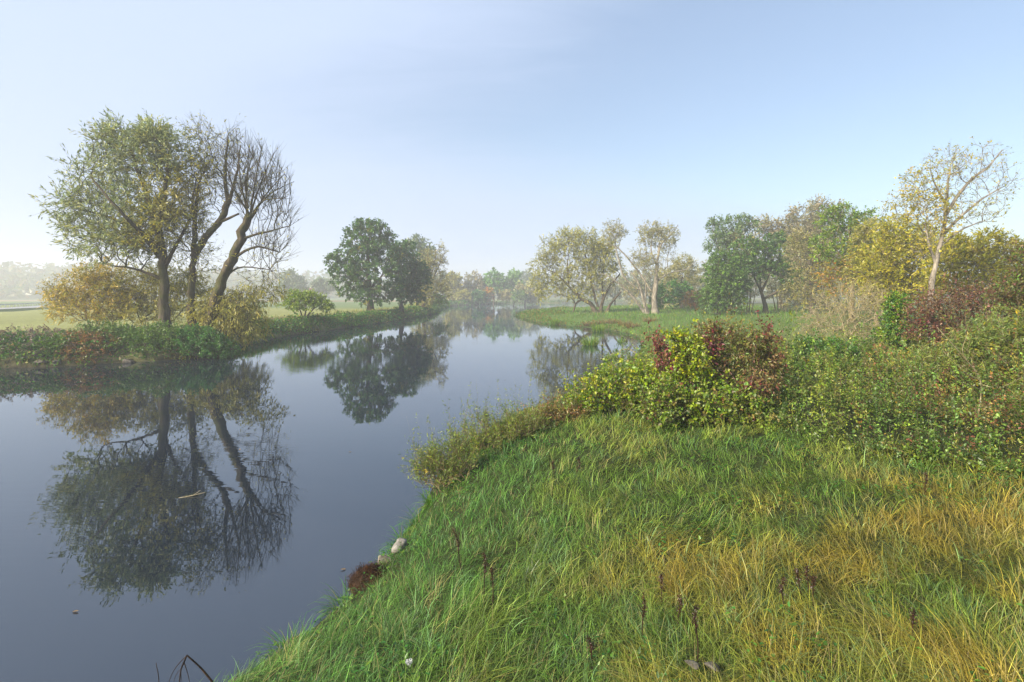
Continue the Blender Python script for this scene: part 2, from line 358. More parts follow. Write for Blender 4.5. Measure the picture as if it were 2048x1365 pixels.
def leaves(geo, P, Dv, Nv, L, W, col, six=False, curl=0.12):
    n = len(P)
    if n == 0: return
    Dv = unit(Dv); S = unit(np.cross(Dv, Nv)); Nn = np.cross(S, Dv)
    L = np.asarray(L).reshape(-1, 1); W = np.asarray(W).reshape(-1, 1)
    if six:
        f = 0.18 * W
        b = P; tip = P + Dv * L - Nn * L * curl
        l1 = P + Dv * 0.30 * L + S * 0.48 * W + Nn * f; r1 = P + Dv * 0.30 * L - S * 0.48 * W + Nn * f
        l2 = P + Dv * 0.70 * L + S * 0.34 * W + Nn * (f * 0.7 - L * curl * 0.4); r2 = P + Dv * 0.70 * L - S * 0.34 * W + Nn * (f * 0.7 - L * curl * 0.4)
        v = np.stack([b, l1, l2, tip, r2, r1], 1).reshape(-1, 3); k = np.arange(n)[:, None] * 6
        q = np.concatenate([k + np.array([[0, 3, 2, 1]]), k + np.array([[0, 5, 4, 3]])])
        geo.put(v, None, q, np.repeat(col, 6, 0))
    else:
        f = 0.15 * W
        v = np.stack([P, P + Dv * 0.45 * L + S * 0.5 * W + Nn * f, P + Dv * L - Nn * L * curl, P + Dv * 0.45 * L - S * 0.5 * W + Nn * f], 1).reshape(-1, 3)
        k = np.arange(n)[:, None] * 4
        t3 = np.concatenate([k + np.array([[0, 2, 1]]), k + np.array([[0, 3, 2]])])
        geo.put(v, t3, None, np.repeat(col, 4, 0))
def rnd(n): return unit(rng.normal(size=(n, 3)))
def prim(roots, rpath, targets, bf):
    nR, n = len(roots), len(targets)
    par = np.zeros(n, int); path = np.zeros(n); order = []
    cost = np.full(n, 1e18)
    for i in range(nR):
        d = np.linalg.norm(targets - roots[i], axis=1); c_ = d + bf * (rpath[i] + d)
        m = c_ < cost; cost[m] = c_[m]; par[m] = i; path[m] = rpath[i] + d[m]
    done = np.zeros(n, bool)
    for _ in range(n):
        i = int(np.argmin(np.where(done, 1e18, cost))); done[i] = True; order.append(i)
        d = np.linalg.norm(targets - targets[i], axis=1); c_ = d + bf * (path[i] + d)
        m = (~done) & (c_ < cost); cost[m] = c_[m]; par[m] = nR + i; path[m] = path[i] + d[m]
    return par, order
def pick_cols(pal, n):
    cs = np.array([p[0] for p in pal]); w_ = np.array([p[1] for p in pal], float); w_ /= w_.sum()
    lum = cs @ np.array([.3, .55, .15])
    cs = np.clip((lum[:, None] + (cs - lum[:, None]) * 1.34) * 1.42, .008, .7)
    return cs[rng.choice(len(cs), n, p=w_)]

def plant(name, label, cat, px, Yd, lobes, limbs=(), n=400, bf=0.45, tip=0.012, pw=2.3, curve=0.06, twig=(3, 0.8), twig_up=0.15, leaf=(6, 0.3, 0.1), droop=0.2,
          pal=None, bark=None, six=False, group=None, stems=5, shell=0.45, flat=1.0, clump=0.22, spread=0.75, rmax=None, twig_geo=True, twig_r=None, attach=0.3, nodeleaf=1.0, shoots=0.10, align=0.8, bumps=0):
    """lobes: (px, py, rx, ry[, weight[, depth offset m[, palette[, leaf factor]]]]) in photo pixels at the plant's own distance Yd"""
    s = Yd / F
    bx = (px - 1024.0) * s; bz = gz(bx, Yd); base = np.array([bx, Yd, bz])
    th = thing(name, label, cat, tuple(base), group)
    # trunk and main limbs
    roots, rpath, rrad = [], [], []
    tg = Geo()
    for li, lb in enumerate(limbs):
        pts, r0, r1 = lb[0], lb[1], lb[2]
        P = np.array([px2w(p[0], p[1], Yd) + np.array([0, p[2] if len(p) > 2 else 0, 0]) for p in pts])
        if len(lb) > 3 and lb[3] == 'g' or li == 0:
            P[0][2] = gz(P[0][0], P[0][1]) - 0.15
        ln = np.linalg.norm(np.diff(P, axis=0), axis=1).sum(); k = max(6, int(ln / (0.5 if Yd < 60 else 0.9)))
        C = catmull(P, k); C[1:-1] += rng.normal(size=(k - 2, 3)) * r0 * 0.12
        rr = np.linspace(r0, r1, k)
        if len(lb) > 3 and lb[3] == 'g' or li == 0:
            rr = rr + r0 * 0.55 * np.exp(-np.arange(k) * ln / k / 0.7)
        tube(tg, C, rr, 12 if Yd < 60 else 8, 0.28)
        a0 = int(k * (attach if (li == 0 or (len(lb) > 3 and lb[3] == 'g')) else 0.25))
        for j in range(a0, k):
            roots.append(C[j]); rpath.append((C[j][2] - bz)); rrad.append(rr[j])
    if not limbs:
        for k in range(stems):
            a = k / stems * 6.283 + rng.random(); rad = 0.12 + 0.02 * stems
            p = base + np.array([math.cos(a) * rad, math.sin(a) * rad, 0]); p[2] = gz(p[0], p[1]) - 0.05
            roots.append(p); rpath.append(0.0); rrad.append(0.05)
    if limbs: add('trunk', tg.mesh('trunk', base, True), bark, th)
    roots = np.array(roots); rpath = np.array(rpath); rpath = rpath - rpath.min()
    # points the branches grow towards; bumps are small lobes that break the outline
    lobes = list(lobes)
    for k in range(bumps):
        l = lobes[int(rng.integers(0, len(lobes) - k))]; a = rng.random() * 6.283; f_ = .30 + .16 * rng.random()
        if math.sin(a) < -.5: a = -a
        lobes.append((l[0] + math.cos(a) * l[2] * .78, l[1] - math.sin(a) * l[3] * .74, l[2] * f_, l[3] * f_ * 1.05, 1.5, (rng.random() - .5) * l[2] * s * 1.2) + tuple(l[6:]))
    T, TL = [], []
    wsum = sum((l[4] if len(l) > 4 else 1.0) * l[2] * l[3] for l in lobes)
    for i, l in enumerate(lobes):
        w_ = l[4] if len(l) > 4 else 1.0; dyo = l[5] if len(l) > 5 else 0.0
        m = max(6, int(n * w_ * l[2] * l[3] / wsum))
        q = rnd(m) * (rng.random((m, 1)) ** shell)
        cc = px2w(l[0], l[1], Yd)
        T.append(cc + q * np.array([l[2] * s, l[2] * s * flat, l[3] * s]) + np.array([0, dyo, 0])); TL.append(np.full(m, i))
    T = np.concatenate(T); TL = np.concatenate(TL)
    gT = ground(T[:, 0], T[:, 1]); low = T[:, 2] < gT + 0.12
    T[low, 2] = gT[low] + 0.12 + 0.35 * rng.random(low.sum()) * min(1.0, s * 20)
    par, order = prim(roots, rpath, T, bf)
    nR = len(roots); allp = np.vstack([roots, T])
    acc = np.zeros(nR + len(T)); kids = np.zeros(nR + len(T), int)
    for i in order: kids[par[i]] += 1
    rad = np.zeros(nR + len(T))
    for i in order[::-1]:
        a = acc[nR + i]; rad[nR + i] = a ** (1 / pw) if a > 0 else tip
        acc[par[i]] += rad[nR + i] ** pw
    if rmax: rad = np.minimum(rad, rmax)
    rad[:nR] = rrad
    A = allp[par]; B = T; rc = rad[nR:]; rp = np.minimum(rad[par], rc * 1.3)
    ln = np.linalg.norm(B - A, axis=1)[:, None]
    mid = (A + B) / 2 + rng.normal(size=A.shape) * 0.05 * ln + UP * curve * ln
    bgm = Geo(); rm = (rc + rp) / 2
    big = rc > (0.05 if Yd < 60 else 0.1)
    for msk, sd in ((big, 6), (~big, 3)):
        lng = msk & ((ln[:, 0] / s > 12) | (sd == 6)); sht = msk & ~lng
        prisms(bgm, A[lng], mid[lng], rp[lng], rm[lng], sd); prisms(bgm, mid[lng], B[lng], rm[lng], rc[lng], sd)
        prisms(bgm, A[sht], B[sht], rp[sht], rc[sht], sd)
    # twigs
    nt, tl = twig
    ed = unit(B - mid)
    tips = kids[nR:] == 0
    cnt = np.where(tips, nt, max(1, int(nt * 0.5 * nodeleaf)) if nodeleaf > 0 else 0)
    idx = np.repeat(np.arange(len(T)), cnt)
    tA = B[idx] + (mid[idx] - B[idx]) * (rng.random((len(idx), 1)) * 0.6)
    td = unit(ed[idx] + rnd(len(idx)) * spread + UP * twig_up)
    tlen = tl * (0.55 + 0.9 * rng.random((len(idx), 1)))
    if Yd < 30 and shoots > 0:
        sh = tips[idx] & (rng.random(len(idx)) < shoots); td[sh] = unit(td[sh] * .6 + UP * .8); tlen[sh] *= 2.3
    tB = tA + td * tlen + UP * (0.0 if twig_up >= 0 else -0.15 * tl)
    if twig_geo and len(idx) and (Yd < 90 or leaf[0] < 4.1):
        tr_ = (twig_r or tip)
        prisms(bgm, tA, tB, np.full(len(idx), tr_ * 0.8), np.full(len(idx), tr_ * 0.25), 3)
    br = add('branches', bgm.mesh('branches', base), bark, th); br['kind'] = 'stuff'
    # leaves
    per, Ls, Ws = leaf
    if per > 0 and len(idx):
        lf_ = np.array([(l[7] if len(l) > 7 else 1.0) for l in lobes])[TL[idx]]
        k = rng.poisson(per * lf_ * LEAFK * (1.0 if Yd < 25 else (1.9 if Yd < 80 or Yd > 200 else 2.3)) * np.clip((tlen[:, 0] / tl) * .6 + .45, .5, 1.9))
        li = np.repeat(np.arange(len(idx)), k); m = len(li)
        f = 0.15 + 0.9 * rng.random((m, 1))
        P = tA[li] + (tB - tA)[li] * f + rnd(m) * Ls * 0.35
        Dv = unit(td[li] * align + rnd(m) * 0.8 - UP * droop); Nv = unit(rnd(m) * 0.9 + UP * 0.8)
        cl = np.zeros((m, 3)); lob = TL[idx][li]
        # one colour per twig, so colours come in clumps
        tw = np.zeros((len(idx), 3)); lobt = TL[idx]
        for i, l in enumerate(lobes):
            pp = l[6] if len(l) > 6 and l[6] else pal
            mm = lobt == i
            tw[mm] = pick_cols(pp, mm.sum())
            mm2 = lob == i
            cl[mm2] = pick_cols(pp, mm2.sum())
        tw *= np.exp(rng.normal(size=(len(idx), 1)) * clump)
        cl = cl * 0.4 + tw[li] * 0.6
        cl = cl * np.exp(rng.normal(size=(m, 1)) * 0.15)
        sc = (0.55 + 0.75 * rng.random(m)) * (.86 if 80 <= Yd <= 200 else 1.0)
        lg = Geo(); leaves(lg, P, Dv, Nv, Ls * sc, Ws * sc, np.clip(cl, 0.005, 0.8), six)
        add('crown', lg.mesh('crown', base), M_LEAF, th)
    return th

LEAFK = 0.8
# palettes (albedo)
WILLOW = [((0.22, 0.25, 0.13), 4), ((0.29, 0.28, 0.12), 2), ((0.15, 0.19, 0.10), 3)]
WOLIVE = [((0.26, 0.24, 0.075), 3), ((0.18, 0.19, 0.065), 3), ((0.32, 0.27, 0.09), 1)]
YELLOW = [((0.42, 0.315, 0.11), 3), ((0.33, 0.27, 0.09), 3), ((0.46, 0.30, 0.09), 1), ((0.24, 0.23, 0.08), 2)]
OAK = [((0.05, 0.10, 0.028), 5), ((0.075, 0.125, 0.03), 2), ((0.035, 0.075, 0.025), 3), ((0.14, 0.12, 0.03), 0.35)]
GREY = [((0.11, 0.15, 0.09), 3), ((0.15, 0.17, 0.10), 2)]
TAN = [((0.28, 0.25, 0.125), 4), ((0.24, 0.23, 0.11), 3), ((0.19, 0.205, 0.095), 3)]
TANG = [((0.28, 0.27, 0.105), 4), ((0.22, 0.23, 0.085), 4), ((0.33, 0.30, 0.12), 1)]
BROWN = [((0.26, 0.215, 0.145), 3), ((0.22, 0.20, 0.12), 3), ((0.19, 0.20, 0.11), 3)]
GREEN = [((0.075, 0.13, 0.032), 4), ((0.11, 0.165, 0.04), 2), ((0.05, 0.09, 0.03), 2)]
VGREEN = [((0.05, 0.125, 0.032), 4), ((0.08, 0.16, 0.04), 2), ((0.035, 0.085, 0.025), 2)]
LIME = [((0.16, 0.22, 0.035), 4), ((0.22, 0.26, 0.04), 2), ((0.10, 0.16, 0.03), 2)]
YGW = [((0.27, 0.255, 0.065), 4), ((0.20, 0.215, 0.055), 3), ((0.36, 0.31, 0.075), 2)]
YELLG = [((0.36, 0.345, 0.04), 3), ((0.25, 0.28, 0.035), 3), ((0.14, 0.20, 0.035), 3), ((0.20, 0.10, 0.05), .5)]
RED = [((0.13, 0.035, 0.042), 3), ((0.18, 0.05, 0.05), 2), ((0.10, 0.045, 0.035), 2), ((0.16, 0.13, 0.05), 1)]
REDBR = [((0.13, 0.065, 0.045), 3), ((0.11, 0.045, 0.04), 2), ((0.14, 0.115, 0.05), 3), ((0.17, 0.10, 0.06), 1)]
DOGGR = [((0.16, 0.17, 0.055), 3), ((0.20, 0.14, 0.075), 2), ((0.11, 0.14, 0.045), 3), ((0.14, 0.05, 0.045), .7)]
ORANGE = [((0.36, 0.17, 0.04), 2), ((0.20, 0.18, 0.05), 2), ((0.12, 0.15, 0.04), 2)]
FGREEN = [((0.10, 0.20, 0.06), 3), ((0.15, 0.24, 0.06), 2)]
DRYW = [((0.14, 0.115, 0.095), 3), ((0.10, 0.09, 0.06), 2), ((0.17, 0.12, 0.07), 1)]
RUST = [((0.20, 0.11, 0.05), 3), ((0.14, 0.10, 0.04), 2), ((0.09, 0.11, 0.04), 1)]

# ------------------------------------------------------------------ left bank: the three willows and their skirts
plant('willow_tree', 'tall leafy willow, leftmost of the three trunks on the left bank', 'tree', 332, 43,
      [(300 + (l[0] - 300) * .91, 450 + (l[1] - 450) * .90, l[2] * .92, l[3] * .90) + tuple(l[4:]) for l in [(250, 315, 72, 78), (330, 300, 55, 65), (180, 360, 52, 60), (140, 425, 44, 48), (175, 480, 62, 38), (255, 430, 80, 70), (345, 400, 55, 70, 1, 0, WOLIVE, .8), (300, 262, 60, 30), (255, 515, 75, 30), (390, 330, 32, 60, .8, 0, WOLIVE, .6), (215, 280, 30, 28), (300, 480, 60, 50, .8, 0, WOLIVE, .8), (330, 450, 45, 60, .7, -1, WOLIVE)]],
      limbs=[([(332, 680), (327, 600), (329, 545), (320, 480), (317, 435)], .42, .26), ([(320, 480), (298, 400), (268, 320), (255, 265)], .24, .06), ([(318, 450), (332, 370), (338, 300)], .24, .06), ([(325, 520), (282, 470), (220, 435), (150, 415)], .22, .05),
             ([(328, 560), (275, 540), (210, 528)], .16, .04), ([(328, 540), (352, 490), (378, 440), (392, 360)], .18, .05), ([(319, 465), (305, 420), (290, 350, 3), (290, 280, 3)], .2, .05), ([(322, 500), (300, 440, -3), (240, 370, -3)], .18, .05)],
      n=1900, bf=.55, tip=.013, twig=(3, 1.1), align=1.5, bumps=14, leaf=(5.2, .36, .095), droop=.2, pal=WILLOW, bark=M_BARK_DARK, twig_up=.25, rmax=.16)
plant('willow_tree', 'thin-leaved willow with upright trunk, middle one of the three on the left bank', 'tree', 385, 43.6,
      [(392, 430, 24, 55, 1.2, 0, WOLIVE), (420, 320, 32, 60, 1, 0, WOLIVE, .35), (458, 310, 24, 62, .8, 0, None, .18), (440, 380, 40, 45, .8, 0, None, .25), (375, 480, 35, 50, 1, 0, WOLIVE, .7), (395, 270, 25, 30, .8, 0, WOLIVE, .3), (400, 530, 30, 40, .6, 0, WOLIVE, .6)],
      limbs=[([(385, 688), (382, 620), (384, 560), (388, 495), (390, 440), (396, 370)], .38, .12), ([(386, 515), (414, 472), (440, 442), (458, 403)], .27, .22), ([(456, 408), (450, 350), (456, 270)], .18, .05), ([(458, 405), (474, 345), (482, 290)], .14, .04), ([(436, 446), (460, 436), (478, 428)], .12, .08)],
      n=750, bf=.8, tip=.014, twig=(3, 1.1), leaf=(3.0, .32, .07), pal=WOLIVE, bark=M_BARK_DARK, twig_up=.4, spread=.5, rmax=.10, attach=.55)
plant('willow_tree', 'leaning bare pollard willow with fanned shoots, rightmost of the left bank group', 'tree', 408, 42.6,
      [(478, 345, 30, 70), (520, 350, 40, 65), (552, 385, 34, 50), (565, 440, 26, 26), (545, 490, 40, 36), (510, 400, 40, 50), (520, 540, 50, 28, .6, 0, WOLIVE, 7)],
      limbs=[([(408, 688), (430, 602), (455, 540), (478, 482), (500, 430)], .42, .30), ([(496, 436), (480, 370, 1.0), (474, 285, 2.0)], .085, .02), ([(497, 436), (494, 365, -1.0), (498, 275, -2.0)], .085, .02), ([(498, 436), (508, 360, 1.2), (522, 290, 2.4)], .085, .02), ([(499, 436), (522, 370, -1.0), (548, 310, -2.0)], .085, .02), ([(500, 436), (530, 385, 0.8), (572, 355, 1.6)], .085, .02), ([(502, 436), (532, 405, -0.6), (584, 402, -1.2)], .085, .02), ([(503, 436), (485, 380, -1.5), (486, 320, -3.0)], .085, .02), ([(504, 436), (515, 380, 1.6), (535, 330, 3.2)], .085, .02), ([(462, 520), (510, 494), (560, 505)], .13, .04), ([(480, 480), (525, 466), (580, 452)], .13, .03), ([(450, 555), (480, 535), (540, 540)], .11, .03)],
      n=520, bf=2.2, tip=.016, twig=(5, 1.3), leaf=(.12, .3, .08), pal=WOLIVE, bark=M_BARK_DARK, twig_up=.35, spread=.38, rmax=.06, attach=.72, shell=.33, curve=.03)
plant('willow_shrub', 'yellow autumn willow shrub at the far left below the leafy willow', 'shrub', 195, 46,
      [(150, 590, 46, 42), (200, 560, 45, 40), (122, 595, 22, 28), (180, 625, 62, 24), (230, 600, 40, 40)], n=700, bf=.7, tip=.012, twig=(4, .7), leaf=(4, .26, .075), pal=YELLOW + WOLIVE, bark=M_BARK_TAN, stems=9, rmax=.06)
plant('willow_shrub', 'olive green willow shrub filling behind the left bank trunks', 'shrub', 300, 47.5,
      [(262, 590, 60, 50), (330, 580, 50, 50), (385, 590, 48, 45), (300, 630, 80, 25)], n=600, bf=.6, tip=.012, twig=(4, .8), leaf=(4.2, .32, .08), pal=WOLIVE, bark=M_BARK_DARK, stems=8, rmax=.06)
plant('willow_shrub', 'drooping olive willow skirt at the foot of the leaning pollard', 'shrub', 440, 43.5,
      [(470, 615, 55, 38), (520, 588, 42, 18, .7), (430, 632, 48, 36), (485, 652, 50, 28)], n=600, bf=.6, tip=.011, twig=(4, .8), leaf=(4.0, .30, .07), droop=.9, twig_up=-.3, pal=WOLIVE, bark=M_BARK_DARK, stems=8, rmax=.06)
for (nm, lab, px, Yd, lobes, pal_, per) in [
    ('bank_shrub', 'dark green low shrub at the left edge of the far bank', 35, 36.6, [(30, 712, 58, 20), (-40, 705, 60, 25)], VGREEN, 6),
    ('dry_weeds', 'grey purple dead weeds on the bank at the far left', 110, 38.0, [(105, 690, 75, 20), (40, 678, 70, 20)], DRYW, 2.2),
    ('bank_shrub', 'mid green nettle clump right of the grey dead weeds', 225, 40.2, [(200, 668, 60, 24), (250, 690, 60, 30)], GREEN, 5),
    ('bank_shrub', 'dense green shrub beneath the leafy willow trunk', 330, 40.2, [(330, 680, 60, 32), (300, 700, 50, 20)], GREEN, 6),
    ('bank_shrub', 'vivid green shrub at the water below the middle willow', 405, 40.4, [(400, 684, 45, 32), (432, 698, 40, 20)], VGREEN, 6),
    ('dry_weeds', 'rusty dry weeds at the waterline left of the big bank stone', 180, 38.0, [(175, 712, 50, 14)], RUST, 4),
    ('bank_shrub', 'small green tuft shrub beside the stones at the far left', 120, 36.9, [(112, 716, 22, 9)], GREEN, 5),
]:
    plant(nm, lab, 'shrub', px, Yd, lobes, n=330, bf=.35, tip=.007, twig=(4, .35), leaf=(per, .16, .085), pal=pal_, bark=M_BARK_BROWN, stems=10, rmax=.02, flat=1.1, twig_up=.3)
plant('elder_bush', 'small vase-shaped bush standing alone between willows and oak', 'bush', 606, 71,
      [(585, 606, 24, 14), (626, 600, 24, 14), (605, 592, 26, 10), (648, 610, 16, 15), (610, 612, 40, 10, .5)], limbs=[([(606, 642), (600, 620), (588, 604)], .1, .04), ([(607, 642), (612, 618), (608, 600)], .1, .04, 'g'), ([(609, 642), (625, 620), (645, 608)], .11, .04, 'g'), ([(604, 642), (592, 628), (580, 618)], .09, .03, 'g'), ([(608, 642), (618, 630), (632, 612)], .09, .03, 'g')],
      n=330, bf=.6, tip=.016, twig=(4, .5), leaf=(5, .26, .11), pal=LIME, bark=M_BARK_BROWN, rmax=.05, attach=.6)
# oaks and the trees beside them
plant('oak_tree', 'large round dark green oak by the bend of the river', 'tree', 742, 100,
      [(735, 482, 44, 38), (702, 520, 38, 34), (698, 568, 34, 32), (750, 550, 50, 45), (772, 505, 34, 34), (688, 545, 24, 28), (765, 588, 42, 20), (720, 590, 40, 16), (715, 470, 25, 20), (755, 465, 22, 20), (790, 540, 20, 30)],
      limbs=[([(742, 622), (740, 596), (738, 560), (735, 520), (735, 485)], .62, .2), ([(740, 590), (715, 565), (692, 552)], .25, .08), ([(739, 580), (765, 550), (780, 520)], .25, .08), ([(737, 545), (715, 510), (705, 490)], .22, .07)],
      n=620, bf=.4, tip=.03, twig=(4, .9), leaf=(6, .56, .34), pal=OAK, bark=M_BARK_BROWN, clump=.32, rmax=.3, shell=.33, bumps=16)
plant('oak_tree', 'smaller dark oak tucked against the right of the large oak', 'tree', 803, 108,
      [(806, 520, 30, 34), (822, 560, 32, 34), (800, 582, 28, 24), (838, 545, 18, 28), (830, 590, 22, 16)],
      limbs=[([(803, 616), (802, 590), (806, 560), (808, 525)], .5, .15), ([(803, 585), (820, 565), (832, 545)], .2, .06)],
      n=320, bf=.4, tip=.03, twig=(4, .9), bumps=9, clump=.32, leaf=(6, .58, .36), pal=OAK, bark=M_BARK_BROWN, rmax=.25)
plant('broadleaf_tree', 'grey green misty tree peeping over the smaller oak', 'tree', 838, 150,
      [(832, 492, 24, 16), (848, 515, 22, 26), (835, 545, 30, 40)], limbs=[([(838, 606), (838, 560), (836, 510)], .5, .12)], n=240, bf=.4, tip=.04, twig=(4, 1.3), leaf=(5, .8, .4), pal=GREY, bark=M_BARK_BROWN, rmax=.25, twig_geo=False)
plant('willow_tree', 'tan half-bare willow at the river bend right of the oaks', 'tree', 846, 129,
      [(858, 530, 22, 30), (880, 515, 14, 24, 1, 0, None, .4), (872, 572, 22, 36), (850, 592, 26, 22, 1, 0, WOLIVE), (880, 598, 16, 16, 1, 0, GREEN)],
      limbs=[([(846, 618), (852, 580), (858, 540), (856, 510)], .45, .1), ([(852, 585), (874, 540), (890, 505)], .2, .05), ([(854, 575), (868, 530), (872, 498)], .18, .05)],
      n=420, bf=.6, tip=.03, twig=(4, 1.2), leaf=(3.4, .55, .22), pal=TAN, bark=M_BARK_BROWN, rmax=.16)
# far bank trees in the mist
FAR = [('olive', 908, 262, [(908, 570, 13, 26), (905, 590, 14, 14)], WOLIVE, 'olive slender tree, leftmost on the misty far bank'),
       ('tan', 943, 268, [(945, 565, 18, 20, 1, 0, None, .45), (935, 585, 16, 18), (955, 580, 12, 22)], BROWN, 'brownish thinning tree on the misty far bank beside the olive one'),
       ('green', 987, 270, [(988, 560, 20, 18), (978, 575, 18, 16), (1000, 572, 15, 18)], FGREEN, 'rounded green tree in the middle of the misty far bank'),
       ('green', 1027, 275, [(1027, 562, 15, 18), (1020, 580, 16, 16), (1036, 578, 12, 16)], FGREEN, 'pointed green tree, right one of the two green far bank trees'),
       ('tan', 1050, 262, [(1050, 582, 16, 14), (1062, 590, 14, 14)], TAN, 'tan small tree at the right end of the far bank'),
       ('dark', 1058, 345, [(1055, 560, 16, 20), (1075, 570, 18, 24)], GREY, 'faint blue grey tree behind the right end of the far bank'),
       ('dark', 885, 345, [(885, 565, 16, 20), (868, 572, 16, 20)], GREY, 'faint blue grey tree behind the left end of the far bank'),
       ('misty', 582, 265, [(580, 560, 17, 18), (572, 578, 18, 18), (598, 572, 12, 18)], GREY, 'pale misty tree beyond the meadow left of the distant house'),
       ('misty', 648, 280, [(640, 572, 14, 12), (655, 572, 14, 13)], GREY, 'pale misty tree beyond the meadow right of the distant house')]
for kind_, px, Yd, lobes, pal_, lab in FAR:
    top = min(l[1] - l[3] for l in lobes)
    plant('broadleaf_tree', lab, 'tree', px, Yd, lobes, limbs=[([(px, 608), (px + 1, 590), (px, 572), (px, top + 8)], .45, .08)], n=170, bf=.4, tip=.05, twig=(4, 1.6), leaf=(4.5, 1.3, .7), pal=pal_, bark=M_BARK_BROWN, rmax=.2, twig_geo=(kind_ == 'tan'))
for px, Yd, lobes, pal_, lab in [(928, 258, [(928, 592, 16, 9)], TANG, 'ochre bush on the far bank below the brownish tree'), (958, 258, [(958, 594, 14, 10)], VGREEN, 'dark green bush on the far bank left of the rounded green tree'),
                                 (978, 262, [(976, 590, 12, 12)], ORANGE, 'rusty orange bush on the far bank beneath the rounded green tree'), (1010, 265, [(1010, 592, 14, 10)], TAN, 'straw coloured bush between the two green far bank trees'),
                                 (1040, 258, [(1040, 594, 16, 9)], GREEN, 'green bush on the far bank below the small tan tree')]:
    plant('riverside_bush', lab, 'bush', px, Yd, lobes, n=80, bf=.4, tip=.03, twig=(3, 1.2), leaf=(6, 1.0, .6), pal=pal_, bark=M_BARK_BROWN, rmax=.1, twig_geo=False)

# ------------------------------------------------------------------ right bank trees
plant('willow_tree', 'tan crack willow with an arching trunk on the right bank promontory', 'tree', 1192, 108,
      [(1110, 500, 32, 28), (1088, 540, 26, 34), (1142, 488, 36, 26), (1168, 482, 28, 24), (1165, 530, 48, 42), (1120, 565, 36, 28), (1083, 580, 18, 24), (1210, 535, 32, 46), (1145, 585, 34, 20), (1185, 580, 26, 24, .6), (1190, 500, 24, 30)],
      limbs=[([(1192, 630), (1180, 608), (1162, 597), (1138, 572), (1108, 545)], .5, .16), ([(1166, 599), (1152, 606), (1147, 622), (1145, 632)], .22, .14), ([(1200, 630), (1206, 604), (1216, 578), (1240, 548)], .42, .14, 'g'), ([(1214, 630), (1222, 606), (1242, 584)], .35, .12, 'g'),
             ([(1196, 615), (1186, 580), (1176, 530), (1165, 490)], .3, .08), ([(1138, 572), (1135, 530), (1140, 495)], .2, .06), ([(1206, 604), (1205, 560), (1212, 510)], .25, .06)],
      n=1200, bf=.5, tip=.022, twig=(4, 1.3), align=1.5, bumps=9, leaf=(4.0, .46, .18), droop=.5, pal=TANG, bark=M_BARK_BROWN, rmax=.16, clump=.16)
plant('willow_tree', 'pale barked willow with bare white limbs, foremost on the promontory', 'tree', 1300, 98,
      [(1230, 465, 27, 24), (1298, 470, 20, 28), (1325, 474, 30, 28), (1284, 520, 24, 28, .8), (1305, 535, 34, 30, .6, 0, None, .6), (1340, 500, 18, 30, .5, 0, None, .3), (1270, 590, 28, 30, .3, 0, None, .5), (1335, 590, 14, 30, .2)],
      limbs=[([(1311, 638), (1308, 600), (1312, 562), (1314, 525)], .58, .30), ([(1314, 525), (1322, 490), (1342, 470), (1356, 450)], .24, .06), ([(1313, 530), (1302, 500), (1306, 468)], .2, .05), ([(1316, 515), (1318, 490), (1328, 460)], .16, .04),
             ([(1294, 637), (1287, 600), (1278, 568), (1262, 545)], .4, .12, 'g'), ([(1292, 636), (1266, 596), (1240, 570), (1216, 552), (1198, 548)], .28, .05, 'g'), ([(1304, 585), (1280, 548), (1252, 512), (1232, 494), (1212, 490)], .22, .07),
             ([(1278, 580), (1248, 555), (1238, 520), (1231, 490), (1234, 465)], .22, .06), ([(1311, 565), (1340, 546), (1372, 540), (1392, 522)], .16, .04), ([(1290, 610), (1292, 570), (1288, 525)], .2, .06)],
      n=680, bf=.6, tip=.022, twig=(4, .9), leaf=(3.6, .34, .13), pal=TAN, bark=M_BARK_PALE, rmax=.1, clump=.16, attach=.75)
plant('willow_tree', 'rounded tan willow standing behind the pale barked willow', 'tree', 1362, 126,
      [(1366, 536, 27, 24), (1350, 562, 32, 28), (1384, 560, 14, 24)], limbs=[([(1362, 622), (1362, 585), (1364, 540)], .4, .1)], n=330, bf=.5, tip=.03, twig=(4, 1.1), leaf=(4.4, .6, .18), pal=TAN, bark=M_BARK_BROWN, rmax=.15)
plant('riverside_bush', 'dark green bush behind the pale willow trunk', 'bush', 1350, 116, [(1350, 588, 36, 24), (1325, 596, 20, 20)], n=260, bf=.4, tip=.02, twig=(4, .9), leaf=(6, .55, .3), pal=VGREEN, bark=M_BARK_BROWN, rmax=.1)
plant('riverside_bush', 'rusty brown bush between pale willow and green thicket tree', 'bush', 1392, 112, [(1390, 600, 22, 16)], n=140, bf=.4, tip=.02, twig=(4, .9), leaf=(5, .5, .25), pal=RUST, bark=M_BARK_BROWN, rmax=.1)
plant('sallow_tree', 'dense green bushy tree reaching the grass at the meadow edge', 'tree', 1437, 85,
      [(1440, 560, 34, 42), (1422, 600, 26, 28), (1458, 595, 28, 32), (1442, 528, 24, 22), (1478, 560, 14, 34)], limbs=[([(1437, 636), (1438, 600), (1440, 545)], .3, .08)], n=560, bf=.45, tip=.02, twig=(4, .9), bumps=8, clump=.3, leaf=(5.4, .48, .24), pal=GREEN, bark=M_BARK_BROWN, rmax=.12, attach=.1)
plant('poplar_tree', 'grey green open-crowned tree at the left end of the right grove', 'tree', 1462, 106,
      [(1455, 462, 33, 26), (1436, 490, 24, 22), (1490, 452, 26, 16), (1480, 505, 30, 40, 1, 0, TAN)], limbs=[([(1462, 630), (1462, 570), (1460, 510), (1455, 460)], .4, .1), ([(1461, 530), (1440, 500), (1430, 480)], .15, .05)], n=460, bf=.5, tip=.025, twig=(4, 1.1), bumps=8, leaf=(4.4, .5, .24), pal=GREY + GREEN, bark=M_BARK_BROWN, rmax=.15)
